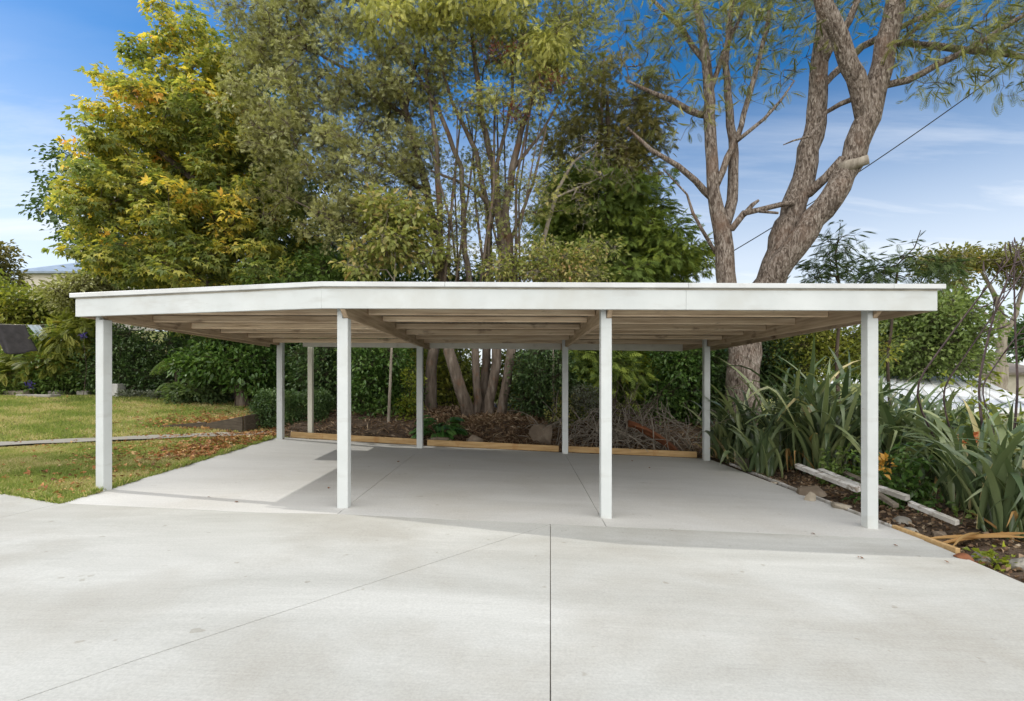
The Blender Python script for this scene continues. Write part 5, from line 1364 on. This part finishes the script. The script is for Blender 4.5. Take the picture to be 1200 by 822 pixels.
# ------------------------------------------------------------------ neighbours' buildings
def house(name, label, x0, x1, y0, y1, zg, ze, zr, wall, roof, wins=(), hip=1.0, ridge='x'):
    c = ((x0 + x1) / 2, (y0 + y1) / 2, zg)
    root = empty(name, c, label, 'house')
    b = MB(); b.box(x0 - c[0], x1 - c[0], y0 - c[1], y1 - c[1], 0, ze - zg); b.build('wall', wall, root)
    o_ = .45; hx = (x1 - x0) / 2 + o_; hy = (y1 - y0) / 2 + o_; e = ze - zg + .004; t = zr - zg
    rl = max(.2, hx - hip * hy)
    me = bpy.data.meshes.new('roof')
    vv = [(-hx, -hy, e), (hx, -hy, e), (hx, hy, e), (-hx, hy, e), (-rl, 0, t), (rl, 0, t), (-hx, -hy, e - .18), (hx, -hy, e - .18), (hx, hy, e - .18), (-hx, hy, e - .18)]
    ff = [(0, 1, 5, 4), (1, 2, 5), (2, 3, 4, 5), (3, 0, 4), (6, 7, 1, 0), (7, 8, 2, 1), (8, 9, 3, 2), (9, 6, 0, 3), (9, 8, 7, 6)]
    me.from_pydata(vv, [], ff); obj('roof', me, roof, root)
    for (wx, wz, ww, wh) in wins:
        b = MB(); fr = .06; yy = y0 - c[1]
        for (a0, a1, b0, b1) in ((wx - ww/2 - fr, wx + ww/2 + fr, wz - wh/2 - fr, wz - wh/2), (wx - ww/2 - fr, wx + ww/2 + fr, wz + wh/2, wz + wh/2 + fr), (wx - ww/2 - fr, wx - ww/2, wz - wh/2, wz + wh/2), (wx + ww/2, wx + ww/2 + fr, wz - wh/2, wz + wh/2)):
            b.box(a0, a1, yy - .05, yy + .01, b0, b1)
        f_ = b.build('window', M['whiteroof'], root)
        b = MB(); b.box(wx - ww/2, wx + ww/2, yy - .02, yy + .005, wz - wh/2, wz + wh/2); b.build('pane', M['glass'], f_)
    return root
# left: blue grey roof above the bushes
pl0 = P(22, 318, 46); pr0 = P(118, 318, 46)
zg_ = float(terr(-40, 48))
h = house('hillside_house', 'distant house with a blue grey metal roof above the left bushes', pl0[0], pr0[0], 46, 53, zg_, P(0, 319, 46)[2], P(0, 306, 49)[2] + .1, M['render'], M['bluesteel'])
tb = Tubes(); c = np.array(h.location)
tb.add([(-1.5, 0, P(0, 307, 49)[2] - zg_ - .5), (-1.5, 0, P(0, 300, 49)[2] - zg_)], [.03, .03], 6, True)
tb.add([(-2.2, 0, P(0, 302, 49)[2] - zg_), (-.8, 0, P(0, 302, 49)[2] - zg_)], [.02, .02], 5, True)
obj('aerial', tb.mesh('aerial'), M['cable'], h)
# right: low white metal roof of the neighbour
root = empty('neighbour_garage', (11, 18, -2.5), 'neighbour\'s garage with a low white metal roof behind the flax', 'garage')
org = np.array([11, 18, -2.5])
c4 = [P(1000, 480, 14.5), P(1225, 478, 15.0), P(1140, 440.5, 21), P(1030, 441, 21)]
b = MB(); b.hexa([p - org - np.array([0, 0, .15]) for p in c4] + [p - org for p in c4]); b.build('roof', M['whiteroof'], root, 0)
cw_ = [p + (np.mean(c4, 0) - p) * .06 for p in c4]
b = MB(); b.hexa([np.array([p[0], p[1], -2.6]) - org for p in cw_] + [p - org - np.array([0, 0, .16]) for p in cw_]); b.build('wall', M['render'], root)
for t_ in np.linspace(.08, .92, 9):
    b = MB(); p = c4[0] + (c4[1] - c4[0]) * t_; q = c4[3] + (c4[2] - c4[3]) * t_
    b.bar(p - org + np.array([0, 0, .02]), q - org + np.array([0, 0, .02]), .05, .045); b.build('roof_rib', M['block'], root)
house('far_house', 'far house with a brown tiled roof at the right edge', P(1150, 430, 38)[0], P(1235, 430, 38)[0], 38, 46, -2.4, P(0, 437, 38)[2], P(0, 418, 42)[2], M['render'], M['tileroof'], [(-1.5, 2.6, 1.3, 1.0), (1.5, 2.6, 1.5, 1.0)])
house('far_house', 'far pale house partly hidden behind the flat topped tree', P(1120, 430, 52)[0], P(1180, 430, 52)[0], 52, 60, -2.4, P(0, 432, 52)[2], P(0, 415, 56)[2], M['render'], M['whiteroof'], [(0, 3.0, 1.5, 1.0)])

# washing line on the left
pa = P(-40, 378, 16.2); pb = P(66, 381, 18.5)
root = empty('washing_line', (pb[0], pb[1], float(terr(pb[0], pb[1]))), 'taut washing line between posts at the left', 'washing line')
ob = np.array(root.location)
for p_ in (pa, pb):
    zt = float(lawnz(p_[0], p_[1])); tb = Tubes(); tb.add([(p_[0], p_[1], zt - .1), (p_[0], p_[1], p_[2] + .08)], [.035, .03], 8, True); obj('line_post', tb.mesh('line_post', ob), M['oldwood'], root)
for dz in (0, -.05):
    tb = Tubes(); tb.add([pa + (pb - pa) * t_ + np.array([0, .25 * (dz < 0), dz - .12 * t_ * (1 - t_)]) for t_ in np.linspace(0, 1, 12)], [.008] * 12, 5); obj('wire', tb.mesh('wire', ob), M['cream'], root)
def cloth(name, label, t0_, t1_, drop, mat, seed, slant=0.):
    nx_, nz_ = 26, 16; r = np.random.default_rng(seed); V = []
    for j in range(nz_):
        for i in range(nx_):
            u = i / (nx_ - 1); w = j / (nz_ - 1)
            p = pa + (pb - pa) * (t0_ + (t1_ - t0_) * u)
            V.append(p + np.array([slant * w, .05 * math.sin(u * 11 + 2 * w) * w + .02 * math.sin(17 * u), -drop * w * (1 + .05 * math.sin(u * 5)) - .03]))
    V = np.array(V); c = V[0].copy()
    q = [[j * nx_ + i, j * nx_ + i + 1, (j + 1) * nx_ + i + 1, (j + 1) * nx_ + i] for j in range(nz_ - 1) for i in range(nx_ - 1)]
    o = obj(name, np_mesh(name, V - c, q, smooth=True), mat, None, tuple(c)); md = o.modifiers.new('thick', 'SOLIDIFY'); md.thickness = .004
    tag(o, label, 'laundry')
cloth('hanging_cloth', 'charcoal cloth hanging on the washing line', .24, .63, .92, M['darkcloth'], 1, .42)
cloth('hanging_towel', 'pale blue towel pegged on the washing line beside the dark cloth', .65, .80, .50, M['bluecloth'], 2, .42)

# ------------------------------------------------------------------ light, sky, camera
to_sun = Vector((-1.2, .29, 1.0)).normalized()
el = math.asin(to_sun.z); az = math.atan2(to_sun.x, to_sun.y)
sun = bpy.data.lights.new('sun', 'SUN'); sun.energy = 2.0; sun.angle = math.radians(.5); sun.color = (1, .965, .90)
so = bpy.data.objects.new('sun', sun); COL.objects.link(so)
so.rotation_euler = (-to_sun).to_track_quat('-Z', 'Y').to_euler(); so.location = (-20, 5, 20)

wd = bpy.data.worlds.new('World'); S.world = wd; wd.use_nodes = True
nt = wd.node_tree; nt.nodes.clear()
out = nt.nodes.new('ShaderNodeOutputWorld'); bg = nt.nodes.new('ShaderNodeBackground')
sky = nt.nodes.new('ShaderNodeTexSky'); sky.sky_type = 'NISHITA'; sky.sun_disc = False
sky.sun_elevation = el; sky.sun_rotation = az
sky.air_density = 1.0; sky.dust_density = .35; sky.ozone_density = 2.5; sky.altitude = 50
tc = nt.nodes.new('ShaderNodeTexCoord'); sp = nt.nodes.new('ShaderNodeSeparateXYZ'); nt.links.new(tc.outputs['Generated'], sp.inputs[0])
def math_n(op, a, b=None):
    n = nt.nodes.new('ShaderNodeMath'); n.operation = op
    for i, v in enumerate((a, b)):
        if v is None: continue
        if isinstance(v, (int, float)): n.inputs[i].default_value = v
        else: nt.links.new(v, n.inputs[i])
    return n.outputs[0]
zz = math_n('MAXIMUM', sp.outputs['Z'], 0.0)
den = math_n('ADD', zz, .12)
u = math_n('DIVIDE', sp.outputs['X'], den); v = math_n('DIVIDE', sp.outputs['Y'], den)
cb_ = nt.nodes.new('ShaderNodeCombineXYZ'); nt.links.new(math_n('MULTIPLY', u, .40), cb_.inputs[0]); nt.links.new(math_n('MULTIPLY', v, 1.5), cb_.inputs[1])
cl = noise(nt, cb_.outputs[0], 1.15, 9, .62, .35)
cr_ = ramp(nt, [(.47, (0, 0, 0)), (.66, (.85, .85, .85))]); nt.links.new(cl.outputs['Fac'], cr_.inputs['Fac'])
# milky band low over the horizon
hz = ramp(nt, [(0.0, (.86, .86, .86)), (.20, (.66, .66, .66)), (.34, (.24, .24, .24)), (.47, (0, 0, 0))]); nt.links.new(zz, hz.inputs['Fac'])
cm = ramp(nt, [(.24, (1, 1, 1)), (.43, (.06, .06, .06))]); nt.links.new(zz, cm.inputs['Fac'])
fac = mixc(nt, 1.0, mixc(nt, 1.0, cr_.outputs['Color'], cm.outputs['Color'], 'MULTIPLY'), hz.outputs['Color'], 'SCREEN')
hs = nt.nodes.new('ShaderNodeHueSaturation'); hs.inputs['Saturation'].default_value = 1.40; hs.inputs['Value'].default_value = .74
nt.links.new(sky.outputs['Color'], hs.inputs['Color'])
colr = mixc(nt, fac, hs.outputs['Color'], (5.2, 5.45, 5.75))
# broken white cloud added over the unseen half of sky to fill shade
cb2 = nt.nodes.new('ShaderNodeCombineXYZ'); nt.links.new(u, cb2.inputs[0]); nt.links.new(v, cb2.inputs[1])
n2 = noise(nt, cb2.outputs[0], .9, 6, .6)
r2 = ramp(nt, [(.28, (0, 0, 0)), (.46, (1, 1, 1))]); nt.links.new(n2.outputs['Fac'], r2.inputs['Fac'])
yb_ = ramp(nt, [(.40, (1, 1, 1)), (.55, (0, 0, 0))]); nt.links.new(math_n('ADD', math_n('MULTIPLY', sp.outputs['Y'], .5), .5), yb_.inputs['Fac'])
up_ = ramp(nt, [(.0, (0, 0, 0)), (.06, (1, 1, 1))]); nt.links.new(zz, up_.inputs['Fac'])
fb = mixc(nt, 1.0, mixc(nt, 1.0, r2.outputs['Color'], yb_.outputs['Color'], 'MULTIPLY'), up_.outputs['Color'], 'MULTIPLY')
colr = mixc(nt, fb, colr, (13, 12.7, 12.3))
nt.links.new(colr, bg.inputs['Color']); bg.inputs['Strength'].default_value = .15
nt.links.new(bg.outputs[0], out.inputs['Surface'])

cam = bpy.data.cameras.new('camera'); co = bpy.data.objects.new('camera', cam); COL.objects.link(co)
cam.sensor_fit = 'HORIZONTAL'; cam.sensor_width = 36; cam.lens = F / 1200 * 36
cam.shift_x = (600 - CX) / 1200; cam.shift_y = (CY - 411) / 1200
cam.clip_start = .05; cam.clip_end = 3000
co.location = (0, 0, CAMZ); co.rotation_euler = (math.radians(90), 0, 0)
S.camera = co
S.view_settings.view_transform = 'Standard'; S.view_settings.look = 'None'
S.view_settings.exposure = 0.4; S.view_settings.gamma = 1; S.view_settings.use_curve_mapping = False
S.render.engine = 'CYCLES'
S.cycles.max_bounces = 8; S.cycles.diffuse_bounces = 4; S.cycles.transmission_bounces = 4; S.cycles.use_denoising = True
